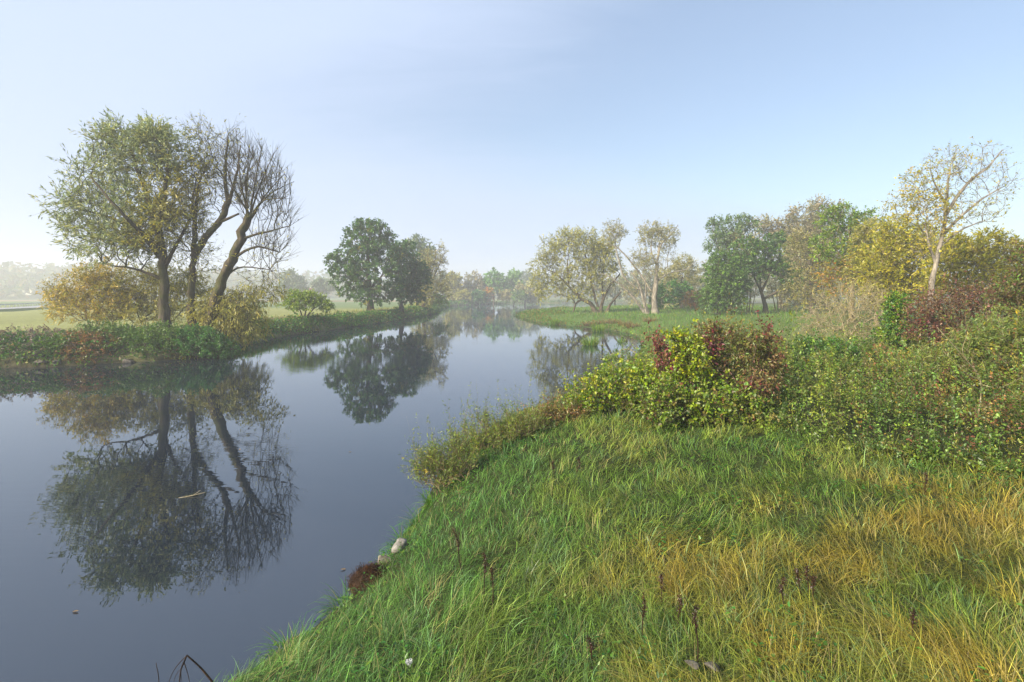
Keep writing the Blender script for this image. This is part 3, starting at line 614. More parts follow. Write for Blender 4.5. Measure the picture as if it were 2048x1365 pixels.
plant('willow_tree', 'brown tinted broad willow behind the dark alder', 'tree', 1562, 112,
      [(1540, 468, 45, 26), (1592, 465, 40, 32), (1575, 520, 52, 46), (1620, 500, 30, 40)], limbs=[([(1562, 630), (1562, 580), (1560, 520), (1555, 480)], .5, .12), ([(1562, 570), (1590, 520), (1600, 480)], .2, .06)], n=760, bf=.5, tip=.025, twig=(4, 1.3), align=1.5, bumps=9, leaf=(4.0, .52, .24), pal=BROWN, bark=M_BARK_BROWN, rmax=.16, clump=.14)
plant('alder_tree', 'dark green alder with crooked trunk at the meadow edge', 'tree', 1532, 88,
      [(1500, 502, 34, 28), (1545, 492, 38, 26), (1562, 540, 38, 24), (1512, 540, 30, 24), (1590, 560, 26, 16), (1490, 530, 20, 24)],
      limbs=[([(1533, 636), (1529, 606), (1522, 582)], .36, .26), ([(1528, 598), (1560, 582), (1592, 576)], .2, .06), ([(1522, 582), (1502, 542), (1492, 512)], .2, .06), ([(1523, 586), (1540, 545), (1552, 502)], .2, .06), ([(1522, 582), (1520, 550), (1525, 505)], .18, .05)],
      n=480, bf=.5, tip=.02, twig=(4, .8), bumps=8, clump=.3, leaf=(5, .42, .26), pal=OAK + GREEN, bark=M_BARK_BROWN, rmax=.13, attach=.8)
for px, lab in ((1492, 'slender pale stemmed sapling cluster left of the dark alder trunk'), (1560, 'slender pale stemmed sapling cluster right of the dark alder trunk')):
    plant('sapling_clump', lab, 'sapling', px, 92, [(px, 575, 24, 26, 1, 0, TAN, .5)], limbs=[([(px + a, 635), (px + a * 1.4 + 1, 605), (px + a * 2.2, 565)], .11, .04, 'g') for a in (-9, -4, 1, 5, 10)], n=130, bf=.6, tip=.016, twig=(3, .8), leaf=(2.5, .35, .15), pal=TAN, bark=M_BARK_TAN, rmax=.05, attach=.6)
plant('willow_tree', 'tall brown topped willow in the middle of the right grove', 'tree', 1652, 100,
      [(1640, 430, 44, 25), (1662, 470, 48, 42), (1622, 482, 30, 38), (1602, 545, 38, 55), (1660, 540, 46, 50), (1600, 600, 40, 28, .7)], limbs=[([(1652, 630), (1652, 570), (1650, 500), (1642, 440)], .5, .12), ([(1651, 540), (1625, 500), (1615, 470)], .2, .06)], n=900, bf=.5, tip=.024, twig=(4, 1.3), align=1.5, bumps=9, leaf=(3.8, .50, .24), pal=BROWN, bark=M_BARK_BROWN, rmax=.16, clump=.15)
plant('willow_tree', 'olive feathery willow filling the gap right of the dark alder', 'tree', 1622, 80,
      [(1612, 505, 38, 38), (1634, 550, 44, 46), (1600, 588, 36, 32), (1650, 600, 40, 30)], limbs=[([(1622, 640), (1622, 590), (1618, 520)], .3, .08), ([(1622, 600), (1640, 570), (1648, 545)], .12, .04)], n=520, bf=.5, tip=.018, twig=(4, 1.0), align=1.5, bumps=6, leaf=(4.0, .38, .14), pal=BROWN + WOLIVE, bark=M_BARK_BROWN, rmax=.12, clump=.16)
plant('willow_tree', 'pale olive willow between the green and orange tree and the yellow green willow', 'tree', 1752, 55,
      [(1752, 480, 34, 40), (1746, 545, 40, 46), (1765, 600, 40, 30)], limbs=[([(1752, 680), (1752, 600), (1750, 500)], .22, .06)], n=520, bf=.5, tip=.013, twig=(4, .8), align=1.5, bumps=6, leaf=(4.2, .30, .11), pal=YGW + TAN, bark=M_BARK_TAN, rmax=.08, clump=.16)
plant('ash_tree', 'green tree with orange lower leaves left of the tall yellow tree', 'tree', 1703, 60,
      [(1690, 442, 46, 28), (1722, 452, 34, 34), (1662, 492, 34, 38), (1712, 512, 42, 36), (1680, 555, 48, 40, 1, 0, ORANGE, .7), (1735, 560, 36, 44), (1740, 500, 30, 40, .8)], limbs=[([(1703, 650), (1704, 570), (1702, 520), (1698, 460)], .26, .08), ([(1703, 540), (1680, 510), (1664, 490)], .12, .04), ([(1702, 520), (1722, 485), (1730, 455)], .12, .04)],
      n=760, bf=.5, tip=.014, twig=(4, .7), bumps=8, clump=.3, leaf=(4.2, .30, .15), pal=GREEN + LIME, bark=M_BARK_TAN, rmax=.09)
plant('willow_tree', 'yellow green willow mass left of the tall yellow tree trunk', 'tree', 1800, 48,
      [(1792, 472, 42, 38), (1768, 530, 38, 44), (1826, 520, 42, 48), (1790, 575, 48, 36), (1845, 575, 30, 36), (1850, 480, 24, 30)], limbs=[([(1800, 690), (1798, 600), (1795, 530), (1790, 480)], .28, .06), ([(1799, 610), (1775, 560), (1765, 525)], .12, .04), ([(1798, 590), (1822, 545), (1830, 510)], .12, .04)],
      n=950, bf=.5, tip=.012, twig=(4, .8), align=1.5, bumps=9, leaf=(4.2, .28, .12), pal=YGW, bark=M_BARK_TAN, rmax=.08, clump=.14)
plant('maple_tree', 'tall slender tree with sparse yellow leaves rising above the right grove', 'tree', 1858, 35,
      [(1900, 330, 46, 36, 1, 0, None, .5), (1958, 325, 56, 38, 1, 0, None, .28), (1992, 375, 36, 38, 1, 0, None, .25), (1850, 375, 46, 46, 1.1, 0, None, 1.3), (1812, 415, 44, 26, 1.1, 0, None, 1.6), (1868, 432, 44, 44, 1.2, 0, None, 1.5), (1950, 425, 50, 28, .9, 0, WOLIVE, .5), (1850, 490, 40, 34, .9), (1925, 380, 40, 40, .7, 0, None, .4)],
      limbs=[([(1857, 700), (1862, 588), (1873, 520), (1887, 460), (1893, 400), (1900, 335)], .21, .05), ([(1872, 528), (1858, 490), (1850, 450)], .11, .04), ([(1884, 472), (1916, 438), (1960, 402), (2010, 372)], .12, .03), ([(1890, 432), (1930, 372), (1975, 335), (2005, 300)], .11, .03), ([(1879, 495), (1920, 462), (1965, 442)], .09, .025), ([(1892, 410), (1870, 370), (1860, 335)], .07, .02)],
      n=720, bf=.6, tip=.009, twig=(4, .5), leaf=(1.5, .16, .085), pal=YELLOW + YGW + YGW, bark=M_BARK_PALE, rmax=.05, attach=.55, shell=.4)
plant('willow_shrub', 'broad yellow green willow thicket right of the tall yellow tree', 'shrub', 1960, 42,
      [(1920, 515, 44, 36), (1972, 502, 44, 32), (2022, 520, 40, 34), (1950, 565, 66, 36), (2035, 570, 50, 40), (2085, 540, 40, 50), (1895, 560, 34, 40)], n=1100, bf=.5, tip=.011, twig=(4, .75), align=1.5, bumps=9, leaf=(4.2, .28, .12), pal=YGW + YGW + WOLIVE, bark=M_BARK_TAN, stems=10, rmax=.07, clump=.15)
plant('hawthorn_tree', 'dark leafy small tree at the right edge of the picture', 'tree', 2068, 19,
      [(2058, 530, 26, 46), (2042, 585, 36, 36), (2075, 620, 60, 50), (2010, 605, 30, 30)], n=600, bf=.5, tip=.007, twig=(4, .3), leaf=(5, .085, .055), pal=GREEN + REDBR, bark=M_BARK_BROWN, stems=6, rmax=.05, six=True)
# distant backing grove, seen through the gaps
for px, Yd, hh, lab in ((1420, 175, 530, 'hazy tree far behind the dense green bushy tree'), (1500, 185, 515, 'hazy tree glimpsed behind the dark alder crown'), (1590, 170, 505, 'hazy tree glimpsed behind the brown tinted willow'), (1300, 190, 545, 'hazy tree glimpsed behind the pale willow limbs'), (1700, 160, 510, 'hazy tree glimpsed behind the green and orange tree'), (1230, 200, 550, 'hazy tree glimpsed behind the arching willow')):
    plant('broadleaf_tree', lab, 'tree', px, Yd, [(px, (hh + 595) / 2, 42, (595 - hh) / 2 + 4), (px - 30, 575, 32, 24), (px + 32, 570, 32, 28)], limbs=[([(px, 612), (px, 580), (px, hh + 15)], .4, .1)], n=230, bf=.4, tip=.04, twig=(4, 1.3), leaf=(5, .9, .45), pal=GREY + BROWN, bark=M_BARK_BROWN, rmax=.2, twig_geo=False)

# ------------------------------------------------------------------ right bank bushes
plant('dead_bush', 'pale tangle of bare arching twigs at the meadow edge', 'bush', 1690, 31,
      [(1690, 622, 72, 46), (1745, 600, 36, 34), (1640, 650, 36, 26), (1620, 640, 26, 20, .6), (1720, 660, 50, 26)], n=560, bf=.35, tip=.010, twig=(5, .75), leaf=(.5, .10, .05), pal=LIME + YELLOW, bark=M_TWIG_PALE, stems=10, rmax=.035, curve=.14, spread=1.1, twig_up=.0)
plant('creeper_bush', 'bright green creeper mound between pale twigs and red dogwood', 'bush', 1796, 26, [(1796, 625, 20, 32), (1790, 672, 32, 26), (1815, 690, 30, 20)], n=330, bf=.4, tip=.007, twig=(4, .3), leaf=(5, .12, .09), pal=LIME + VGREEN, bark=M_BARK_BROWN, rmax=.03, six=True)
plant('dogwood_bush', 'broad dark red brown dogwood in front of the tall yellow tree', 'bush', 1890, 24, [(1868, 625, 46, 36), (1930, 605, 54, 32), (1848, 655, 34, 26, 1, 0, REDBR + RED), (1975, 612, 40, 30, 1, 0, REDBR + RED), (1910, 660, 60, 30)], n=760, bf=.4, tip=.007, twig=(4, .35), leaf=(4.6, .10, .055), pal=REDBR, bark=M_BARK_BROWN, rmax=.03, stems=8, six=True)
OSIER = [((0.12, 0.16, 0.055), 4), ((0.17, 0.19, 0.06), 3), ((0.08, 0.12, 0.045), 2), ((0.40, 0.30, 0.05), .35)]
plant('osier_bush', 'grey green narrow-leaved osier at the right above the brambles', 'bush', 1962, 15.5, [(1962, 705, 66, 52), (2030, 672, 56, 52), (1895, 735, 60, 42), (2050, 745, 50, 46), (1840, 745, 50, 30), (2100, 700, 50, 60)], n=900, bf=.45, tip=.005, twig=(4, .3), leaf=(8, .115, .032), pal=OSIER, bark=M_BARK_TAN, rmax=.025, stems=12, six=True, twig_up=.4)
plant('scrub_bush', 'low green scrub bush below the pale tangle of twigs', 'bush', 1640, 23, [(1645, 700, 56, 24), (1585, 722, 40, 20), (1700, 720, 40, 22)], n=420, bf=.4, tip=.006, twig=(4, .28), leaf=(6, .11, .065), pal=GREEN + VGREEN, bark=M_BARK_BROWN, rmax=.02, stems=10, six=True)
# the colourful bush by the path of grass
plant('field_maple_bush', 'bright yellow green leafed shrub at the heart of the red bush', 'bush', 1385, 14.6, [(1374, 692, 30, 26), (1380, 735, 38, 38), (1348, 674, 14, 12, .8), (1405, 780, 44, 32, .8, 0, GREEN + LIME), (1340, 770, 40, 30, .7, 0, LIME)], n=420, bf=.45, tip=.005, twig=(4, .22), leaf=(5, .08, .062), pal=YELLG + LIME, bark=M_BARK_BROWN, rmax=.02, six=True, shoots=.03)
plant('dogwood_bush', 'dark crimson dogwood stems left of the yellow green shrub', 'bush', 1345, 14.9, [(1320, 690, 12, 22), (1338, 730, 22, 34), (1424, 690, 13, 36), (1365, 765, 26, 22, .6), (1300, 670, 10, 8, .6), (1440, 750, 16, 34, .6, 0, REDBR)], n=300, bf=.5, tip=.005, twig=(3, .2), leaf=(5, .08, .045), pal=RED, bark=M_BARK_BROWN, rmax=.02, six=True, droop=.6)
plant('dogwood_bush', 'green and bronze dogwood, right half of the colourful shrub group', 'bush', 1485, 15.2, [(1470, 690, 56, 40), (1415, 680, 26, 28, .7, 0, DOGGR + REDBR), (1522, 715, 36, 48, 1, 0, DOGGR + REDBR), (1495, 765, 56, 36), (1450, 740, 34, 40, 1, 0, DOGGR + GREEN), (1535, 680, 14, 20, .7, 0, RED), (1545, 740, 20, 36, .8, 0, REDBR + DOGGR), (1420, 670, 30, 22, .6)], n=620, bf=.6, tip=.005, twig=(4, .30), twig_up=.5, leaf=(4.6, .09, .045), pal=DOGGR, bark=M_BARK_BROWN, rmax=.02, six=True, droop=.5, stems=8)
plant('dogwood_bush', 'small patch of crimson dogwood low on the right of the colourful group', 'bush', 1520, 13.6, [(1515, 768, 34, 16), (1490, 780, 20, 12)], n=120, bf=.5, tip=.005, twig=(3, .22), leaf=(4, .075, .042), pal=RED + REDBR + REDBR + DOGGR, bark=M_BARK_BROWN, rmax=.02, six=True, droop=.5)
plant('hop_bush', 'green broad-leaved shrub at the foot of the colourful group', 'bush', 1400, 13.4, [(1400, 815, 60, 34), (1470, 810, 50, 34), (1330, 810, 50, 40)], n=480, bf=.4, tip=.005, twig=(4, .22), leaf=(5.5, .085, .065), pal=GREEN + LIME + DOGGR, bark=M_BARK_BROWN, rmax=.02, six=True, stems=8, clump=.35)
plant('bramble_bush', 'yellowing bramble bush sloping to the water left of the red dogwood', 'bush', 1240, 15.8, [(1225, 775, 62, 36), (1290, 765, 48, 40), (1175, 800, 44, 36), (1270, 815, 60, 34)], n=700, bf=.4, tip=.005, twig=(4, .24), leaf=(5.2, .085, .06), pal=LIME + YELLG + GREEN, bark=M_BARK_TAN, rmax=.02, six=True, stems=9)
plant('bramble_bush', 'brown tinged straggly bush between willow shoots and yellowing bramble', 'bush', 1105, 15.6, [(1110, 835, 44, 34), (1080, 860, 40, 28), (1150, 850, 40, 30)], n=420, bf=.45, tip=.005, twig=(4, .24), leaf=(4, .08, .04), pal=RUST + DOGGR, bark=M_BARK_TAN, rmax=.02, six=True, stems=8)
plant('willow_shrub', 'young willow shoots at the water, the larger clump on the near bank', 'shrub', 1010, 14.2, [(1010, 872, 46, 40), (960, 870, 28, 46, .8), (1050, 865, 40, 40), (1000, 905, 56, 26), (945, 905, 30, 24)], n=420, bf=1.0, tip=.0045, twig=(4, .42), leaf=(8, .075, .017), pal=OSIER + LIME + OSIER, bark=M_BARK_TAN, rmax=.016, six=True, stems=14, twig_up=.9, spread=.5)
plant('willow_shrub', 'young willow shoots leaning over the water, nearest clump', 'shrub', 905, 12.3, [(888, 940, 40, 34), (858, 950, 30, 26), (920, 905, 26, 36), (905, 975, 44, 20), (845, 930, 20, 26, .7)], n=320, bf=1.0, tip=.0045, twig=(4, .40), leaf=(8, .072, .016), pal=OSIER + LIME + OSIER, bark=M_BARK_TAN, rmax=.016, six=True, stems=14, twig_up=.8, spread=.5)

# ------------------------------------------------------------------ grass and ground cover (uncountable)
def blades(geo, P, L, W, az, lean, col, tipc=1.15, coarse=False):
    n = len(P); a = az; d = np.stack([np.cos(a), np.sin(a), np.zeros(n)], 1); s_ = np.stack([-np.sin(a), np.cos(a), np.zeros(n)], 1)
    tw = rng.normal(size=n) * 0.5; s_ = s_ * np.cos(tw)[:, None] + d * np.sin(tw)[:, None]
    L = L[:, None]; W = W[:, None]; ln = lean[:, None]
    lv = []; lev = ((0, 1.0), (.55, .85), (1.0, 0)) if coarse else ((0, 1.0), (.4, .9), (.75, .6), (1.0, 0))
    for tt, ww in lev:
        ang = ln * tt ** 0.8
        c_ = P + L * tt * (d * np.sin(ang) + UP * np.cos(ang))
        if ww > 0: lv += [c_ + s_ * W * ww / 2, c_ - s_ * W * ww / 2]
        else: lv.append(c_)
    nv = len(lv); v = np.stack(lv, 1).reshape(-1, 3); k = np.arange(n)[:, None] * nv
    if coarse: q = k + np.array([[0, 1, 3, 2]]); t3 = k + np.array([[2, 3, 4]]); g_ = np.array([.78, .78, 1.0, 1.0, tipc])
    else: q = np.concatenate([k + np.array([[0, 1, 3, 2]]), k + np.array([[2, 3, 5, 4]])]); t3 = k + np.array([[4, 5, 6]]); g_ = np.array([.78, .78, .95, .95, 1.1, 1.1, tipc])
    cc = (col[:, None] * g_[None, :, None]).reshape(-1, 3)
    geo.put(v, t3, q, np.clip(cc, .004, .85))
def mixc(a, b, f): return np.asarray(a) * (1 - f)[:, None] + np.asarray(b) * f[:, None]

BR_A, BR_B = np.array([5.2, 13.2]), np.array([9.2, 8.6])        # edge between grass and brambles
def bramble_side(x, y):
    e = BR_B - BR_A; nrm = np.array([-e[1], e[0]]) / np.hypot(*e) * 1.0
    return (x - BR_A[0]) * nrm[0] + (y - BR_A[1]) * nrm[1] + (vnoise(x, y, 1.1, 44) - .5) * 1.2
def in_bramble(x, y):
    return (bramble_side(x, y) > 0) & (x > 4.2 + (vnoise(x, y, 1.5, 45) - .5) * 1.0)

# long grass on the near bank: tufts of arching, matted blades
n0 = 46000
yy = 2.9 + 18.1 * rng.random(n0) ** 1.45; xx = -5.2 + (yy * 1.6 + 7.2) * rng.random(n0)
dd = river_dist(xx, yy)
clear = [((802 - 1024) / F * 9.3, 9.3, .30), ((742 - 1024) / F * 8.5, 8.5, .42), ((800 - 1024) / F * 9.05, 9.05, .2)]
keep = (dd > -0.04) & ~(in_bramble(xx, yy) & (bramble_side(xx, yy) > 1.1 * rng.random(n0))) & (np.abs(xx / yy) < 2.2) & (rng.random(n0) < np.where(xx > yy * 1.06 + .2, .40, 1.0)) & (rng.random(n0) < np.clip((xx + 7) / 7, .6, 1))
for cx_, cy_, cr_ in clear: keep &= np.hypot(xx - cx_, yy - cy_) > cr_
xx, yy, dd = xx[keep], yy[keep], dd[keep]
nt_ = len(xx)
pa = fbm(xx, yy, 2.6, 71); pb = fbm(xx, yy, 1.1, 72); pc = fbm(xx, yy, .6, 73)
gold = sstep(np.minimum(xx - 1.6, xx - 1.6 - 1.9 * (yy - 6.3)) * .30 + (pa - .5) * 2.2 + (pb - .5) * 2.2 + (pc - .5) * 1.6, -.1, 1.3)
lush = sstep(2.2 - dd * .45 + (pb - .5) * 2.4, .2, 1.2)
tcol = mixc(np.array([.115, .205, .026]), np.array([.24, .285, .042]), sstep(pb + (pc - .5) * .8, .35, .7))
tcol = tcol * (1 - .85 * lush[:, None]) + .85 * lush[:, None] * np.array([.072, .185, .030])
tcol = mixc(tcol, np.array([.40, .225, .028]), gold * (.12 + .55 * pc))
bluish = (rng.random(nt_) < .14).astype(float); tcol = mixc(tcol, np.array([.13, .25, .10]), bluish * .7)
strawt = (rng.random(nt_) < .03 + .07 * gold).astype(float); tcol = mixc(tcol, np.array([.42, .32, .12]), strawt * .6)
tcol = tcol * np.exp(rng.normal(size=(nt_, 1)) * .34)
tlen = (.20 + .22 * rng.random(nt_)) * (.6 + .8 * pc) * np.clip(.55 + dd * .5, .6, 1.0)
taz = .9 + 5.5 * (fbm(xx, yy, 1.4, 81) - .5) + rng.normal(size=nt_) * .7
tlean = .9 + 1.0 * rng.random(nt_)
nb_ = np.clip(rng.poisson(6.2 * np.clip(9.0 / yy, .6, 1.4)), 2, None)
kk = np.repeat(np.arange(nt_), nb_); n = len(kk)
sx = xx[kk] + rng.normal(size=n) * .05; sy = yy[kk] + rng.normal(size=n) * .05
ok = river_dist(sx, sy) > -.03; kk, sx, sy = kk[ok], sx[ok], sy[ok]; n = len(kk)
P = np.stack([sx, sy, ground(sx, sy) - .02], 1)
bcol = tcol[kk] * np.exp(rng.normal(size=(n, 1)) * .34)
dryf = (rng.random(n) < .06).astype(float); bcol = mixc(bcol, np.array([.42, .33, .14]), dryf * .7)
Lb = tlen[kk] * (.5 + .85 * rng.random(n)); Wb = .0055 * (.6 + .9 * rng.random(n)) * np.clip(sy / 7.0, .85, 2.2)
az_ = taz[kk] + rng.normal(size=n) * .75; le_ = tlean[kk] * (.45 + 1.0 * rng.random(n)) + .1
gg = Geo(); fa = sy > 7.2
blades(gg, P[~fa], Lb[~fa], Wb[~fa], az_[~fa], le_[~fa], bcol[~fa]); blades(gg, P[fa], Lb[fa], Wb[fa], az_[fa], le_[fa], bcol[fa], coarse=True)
tag(add('bank_grass', gg.mesh('bank_grass'), M_GRASS), 'long tufted grass, green by the water and golden to the right, on the near bank', 'grass', kind='stuff')
# small broad-leaved weeds between the grass
m = 3200; wx = -3.5 + 12 * rng.random(m); wy = 4 + 11 * rng.random(m); ok = (river_dist(wx, wy) > .15) & ~in_bramble(wx, wy) & (fbm(wx, wy, 1.0, 91) > .54); wx, wy = wx[ok], wy[ok]
kk = np.repeat(np.arange(len(wx)), 5); m = len(kk)
Pw = np.stack([wx[kk], wy[kk], ground(wx, wy)[kk] + .05 + .16 * rng.random(m)], 1) + rng.normal(size=(m, 3)) * np.array([.05, .05, .01])
gw = Geo(); leaves(gw, Pw, unit(rnd(m) * np.array([1, 1, .3]) + UP * .15), unit(rnd(m) * .4 + UP), .03 + .05 * rng.random(m), .018 + .022 * rng.random(m), pick_cols(VGREEN + GREEN, m) * np.exp(rng.normal(size=(m, 1)) * .2), True)
tag(add('bank_herbs', gw.mesh('bank_herbs'), M_LEAF), 'small broad-leaved herbs scattered through the near bank grass', 'herbs', kind='stuff')

# bramble thicket: arching stems, each with its own kind of leaf
def bram_h(x, y):
    e = np.clip(bramble_side(x, y) / 1.6, 0, 1)
    return (.28 + .72 * e) * (.22 + 1.35 * sstep(fbm(x, y, 2.1, 101), .2, .85) + .5 * (fbm(x, y, .6, 102) - .5))
m = 19500
by = 6.0 + 25.5 * rng.random(m) ** 1.5; bx = 4 + (by * 1.6 - 2) * rng.random(m)
ok = in_bramble(bx, by) & (river_dist(bx, by) > .8) & (rng.random(m) < np.where(bx / by > 1.08, .45, 1.0)) & (fbm(bx, by, .5, 104, 2) > .33); bx, by = bx[ok], by[ok]; m = len(bx)
hb = np.maximum(bram_h(bx, by), .12) * (.6 + .65 * rng.random(m)) * np.where(rng.random(m) < .06, 1.6, 1.0); g0 = ground(bx, by); q1 = fbm(bx, by, 2.4, 111); q2 = fbm(bx, by, 1.0, 112)
sp = rng.choice(4, m, p=[.44, .22, .29, .05])          # bramble, nettle, willowherb, dying bramble
sp = np.where((q2 > .56) & (rng.random(m) < .6), 1, sp); sp = np.where((q1 > .55) & (rng.random(m) < .5), 2, sp)
warm = sstep(q1 + q2 + (bx - 9) * .06 - (by - 11) * .03, .95, 1.3); sp = np.where(rng.random(m) < warm * .42, 3, sp)
scol = np.zeros((m, 3))
for k_, pal_ in enumerate(([((.105, .14, .038), 4), ((.15, .175, .05), 3), ((.075, .105, .03), 2)], [((.07, .115, .035), 3), ((.10, .145, .045), 2)], [((.18, .18, .06), 3), ((.23, .205, .08), 2), ((.14, .15, .05), 2)], [((.14, .065, .045), 3), ((.20, .115, .055), 3), ((.26, .20, .06), 2), ((.13, .11, .05), 4)])):
    mm = sp == k_; scol[mm] = pick_cols(pal_, mm.sum())
scol *= np.exp(rng.normal(size=(m, 1)) * .36)
Lsp = np.array([.062, .075, .070, .055])[sp] * (.7 + .6 * rng.random(m)) * np.clip(by / 13, .9, 1.5); Wr = np.array([.72, .55, .22, .65])[sp]; up_ = np.array([.35, 1.0, 1.0, .3])[sp]
a_ = rng.random(m) * 6.28; reach = (1 - up_) * (.3 + .5 * rng.random(m)) + .06
hd = np.stack([np.cos(a_), np.sin(a_)], 1) * reach[:, None]
B0 = np.stack([bx, by, g0 - .04], 1); B1 = np.c_[bx + hd[:, 0] * .35, by + hd[:, 1] * .35, g0 + hb * .75]; B2 = np.c_[bx + hd[:, 0], by + hd[:, 1], g0 + hb * (.9 + .15 * up_)]
gb = Geo()
stc = np.where((sp == 3)[:, None], np.array([.12, .045, .035]), np.array([.16, .13, .06]))
prisms(gb, B1, B2, np.full(m, .005), np.full(m, .0015), 3, np.repeat(stc, 6, 0))
nl = rng.poisson(17, m) + 3; kk = np.repeat(np.arange(m), nl); n = len(kk)
f = (1 - rng.random(n) ** 1.4 * .85)[:, None]
Pb = (1 - f) ** 2 * B0[kk] + 2 * f * (1 - f) * B1[kk] + f ** 2 * B2[kk] + rng.normal(size=(n, 3)) * .032
cb = scol[kk] * np.exp(rng.normal(size=(n, 1)) * .22)
sz = Lsp[kk] * (.55 + .75 * rng.random(n))
leaves(gb, Pb, unit(rnd(n) + np.array([0, -.2, -.1]) + UP * (up_[kk, None] - .5) * .5), unit(rnd(n) * .75 + UP * .85), sz, sz * Wr[kk], np.clip(cb, .005, .7), False)
tag(add('bramble_thicket', gb.mesh('bramble_thicket'), M_LEAF), 'tangled bramble and nettle cover with green, yellow and red leaves right of the grass', 'brambles', kind='stuff')

# rough vegetation along the far banks
def scatter_bank(name, label, cat, cond, box, cnt, hmax, leafL, cols, grassL, gcols, nleaf):
    x0, x1, y0, y1 = box
    x = x0 + (x1 - x0) * rng.random(cnt); y = y0 + (y1 - y0) * rng.random(cnt); d = river_dist(x, y); ok = cond(x, y, d); x, y, d = x[ok], y[ok], d[ok]
    z = ground(x, y); G_ = Geo(); n_ = len(x)
    yl = np.clip(np.hypot(x, y) / 60, .6, 3)
    hn = fbm(x, y, 3.0, 131) * 1.5
    cc = np.asarray(pick_cols(gcols, n_)) * np.exp(rng.normal(size=(n_, 1)) * .22) * (.7 + .6 * fbm(x, y, 4.0, 133))[:, None]
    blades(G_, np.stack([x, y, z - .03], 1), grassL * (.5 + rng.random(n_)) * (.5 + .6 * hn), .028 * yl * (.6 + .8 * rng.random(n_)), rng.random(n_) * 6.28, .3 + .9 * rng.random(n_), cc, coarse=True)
    if nleaf:
        k = np.repeat(np.arange(n_), nleaf); m_ = len(k)
        hh = hmax * np.clip(hn[k], .25, 1.3) * rng.random(m_)
        Pl = np.stack([x[k], y[k], z[k] + hh], 1) + rng.normal(size=(m_, 3)) * np.array([.25, .25, .03])
        Pl[:, 2] = np.maximum(Pl[:, 2], .04)
        cl = pick_cols(cols, n_)[k] * np.exp(rng.normal(size=(m_, 1)) * .25)
        leaves(G_, Pl, unit(rnd(m_) - UP * .2), unit(rnd(m_) * .8 + UP * .8), leafL * yl[k] * (.6 + .7 * rng.random(m_)), leafL * .5 * yl[k] * (.6 + .7 * rng.random(m_)), cl)
    o = add(name, G_.mesh(name), M_GRASS); tag(o, label, cat, kind='stuff'); return o
scatter_bank('bank_undergrowth', 'dense green weeds hanging over the water along the left bank', 'weeds', lambda x, y, d: (d > -.25) & (d < 2.6) & (x < -12) & (y > 30) & (y < 215) & (rng.random(len(x)) < np.clip(60 / y, .2, 1)), (-60, -15, 30, 215), 90000, .8, .30, VGREEN + GREEN + [((.13, .12, .045), 3)], .75, [((.09, .14, .04), 3), ((.17, .16, .06), 2), ((.05, .10, .03), 2)], 5)
scatter_bank('meadow_margin', 'straw and green tall grass margin on top of the left bank', 'grass', lambda x, y, d: (d >= 2.2) & (d < 9) & (x < -12) & (y > 28) & (y < 200), (-75, -18, 28, 200), 26000, .5, .15, GREEN, .5, [((.24, .22, .08), 3), ((.14, .19, .05), 3), ((.20, .14, .07), 1)], 0)
scatter_bank('promontory_grass', 'green meadow grass on the right bank promontory', 'grass', lambda x, y, d: (d > -.05) & (x > -4) & (y > 24) & (x < 62), (-3, 62, 24, 150), 32000, .35, .16, VGREEN, .6, [((.09, .17, .045), 4), ((.14, .20, .055), 2), ((.18, .15, .06), 1)], 0)
scatter_bank('promontory_weeds', 'low green and brown weeds along the promontory waterline', 'weeds', lambda x, y, d: (d > -.15) & (d < 2.0 + 8 * sstep(y, 100, 108) * (d < 9)) & (x > -4) & (x < 40) & (y > 24) & (y < 160), (-3, 40, 24, 150), 30000, .6, .16, VGREEN + RUST + GREEN, .6, [((.10, .17, .045), 3), ((.20, .14, .07), 2), ((.15, .17, .06), 2)], 3)
scatter_bank('far_shore_weeds', 'dark weeds along the misty far shore', 'weeds', lambda x, y, d: (d > -.2) & (d < 4) & (y > 200) & (x < 70), (-45, 70, 195, 330), 16000, 1.1, .3, VGREEN + [((.05, .06, .04), 3)], .9, [((.08, .11, .05), 3), ((.16, .17, .06), 1)], 3)
# far wooded hills
m = 16000; a = rng.random(m) * 2.4 + .35; rr_ = 540 + 240 * rng.random(m); hx, hy = np.cos(a) * rr_, np.sin(a) * rr_
ok = fbm(hx, hy, 90, 31) > .38; hx, hy = hx[ok], hy[ok]; m = len(hx)
Ph = np.stack([hx, hy, ground(hx, hy) + 9 * rng.random(m) * (0.5 + fbm(hx, hy, 14, 35))], 1)
gh = Geo(); leaves(gh, Ph, rnd(m), unit(rnd(m) + UP), 4.5 + 3 * rng.random(m), 3.5 + 2 * rng.random(m), pick_cols([((.05, .085, .035), 3), ((.09, .10, .04), 2), ((.12, .09, .04), 1)], m))
tag(add('distant_wood', gh.mesh('distant_wood'), M_LEAF), 'far woodland on the hills fading into the mist', 'wood', kind='stuff')

# ------------------------------------------------------------------ road, guard rail, house
road = np.array([(-64, -60), (-78, 10), (-88, 62), (-104, 108), (-121, 140), (-143, 190), (-165, 300), (-170, 420)], float)
rc_ = catmull(np.c_[road, np.zeros(len(road))], 120)[:, :2]
T_ = unit(np.gradient(rc_, axis=0)); Nn_ = np.stack([-T_[:, 1], T_[:, 0]], 1)
rz = ground(rc_[:, 0], rc_[:, 1]) + .45
rz = np.convolve(np.pad(rz, 6, 'edge'), np.ones(13) / 13, 'valid')
prof = [(-5.2, -1.2), (-3.3, -.02), (-3.2, 0), (3.2, 0), (3.3, -.02), (5.2, -1.2)]
rv = np.concatenate([np.c_[rc_ + Nn_ * o, rz + z_] for o, z_ in prof]); k = len(rc_)
def strip_quads(a, b): i = np.arange(k - 1); return np.stack([a * k + i, a * k + i + 1, b * k + i + 1, b * k + i], 1)
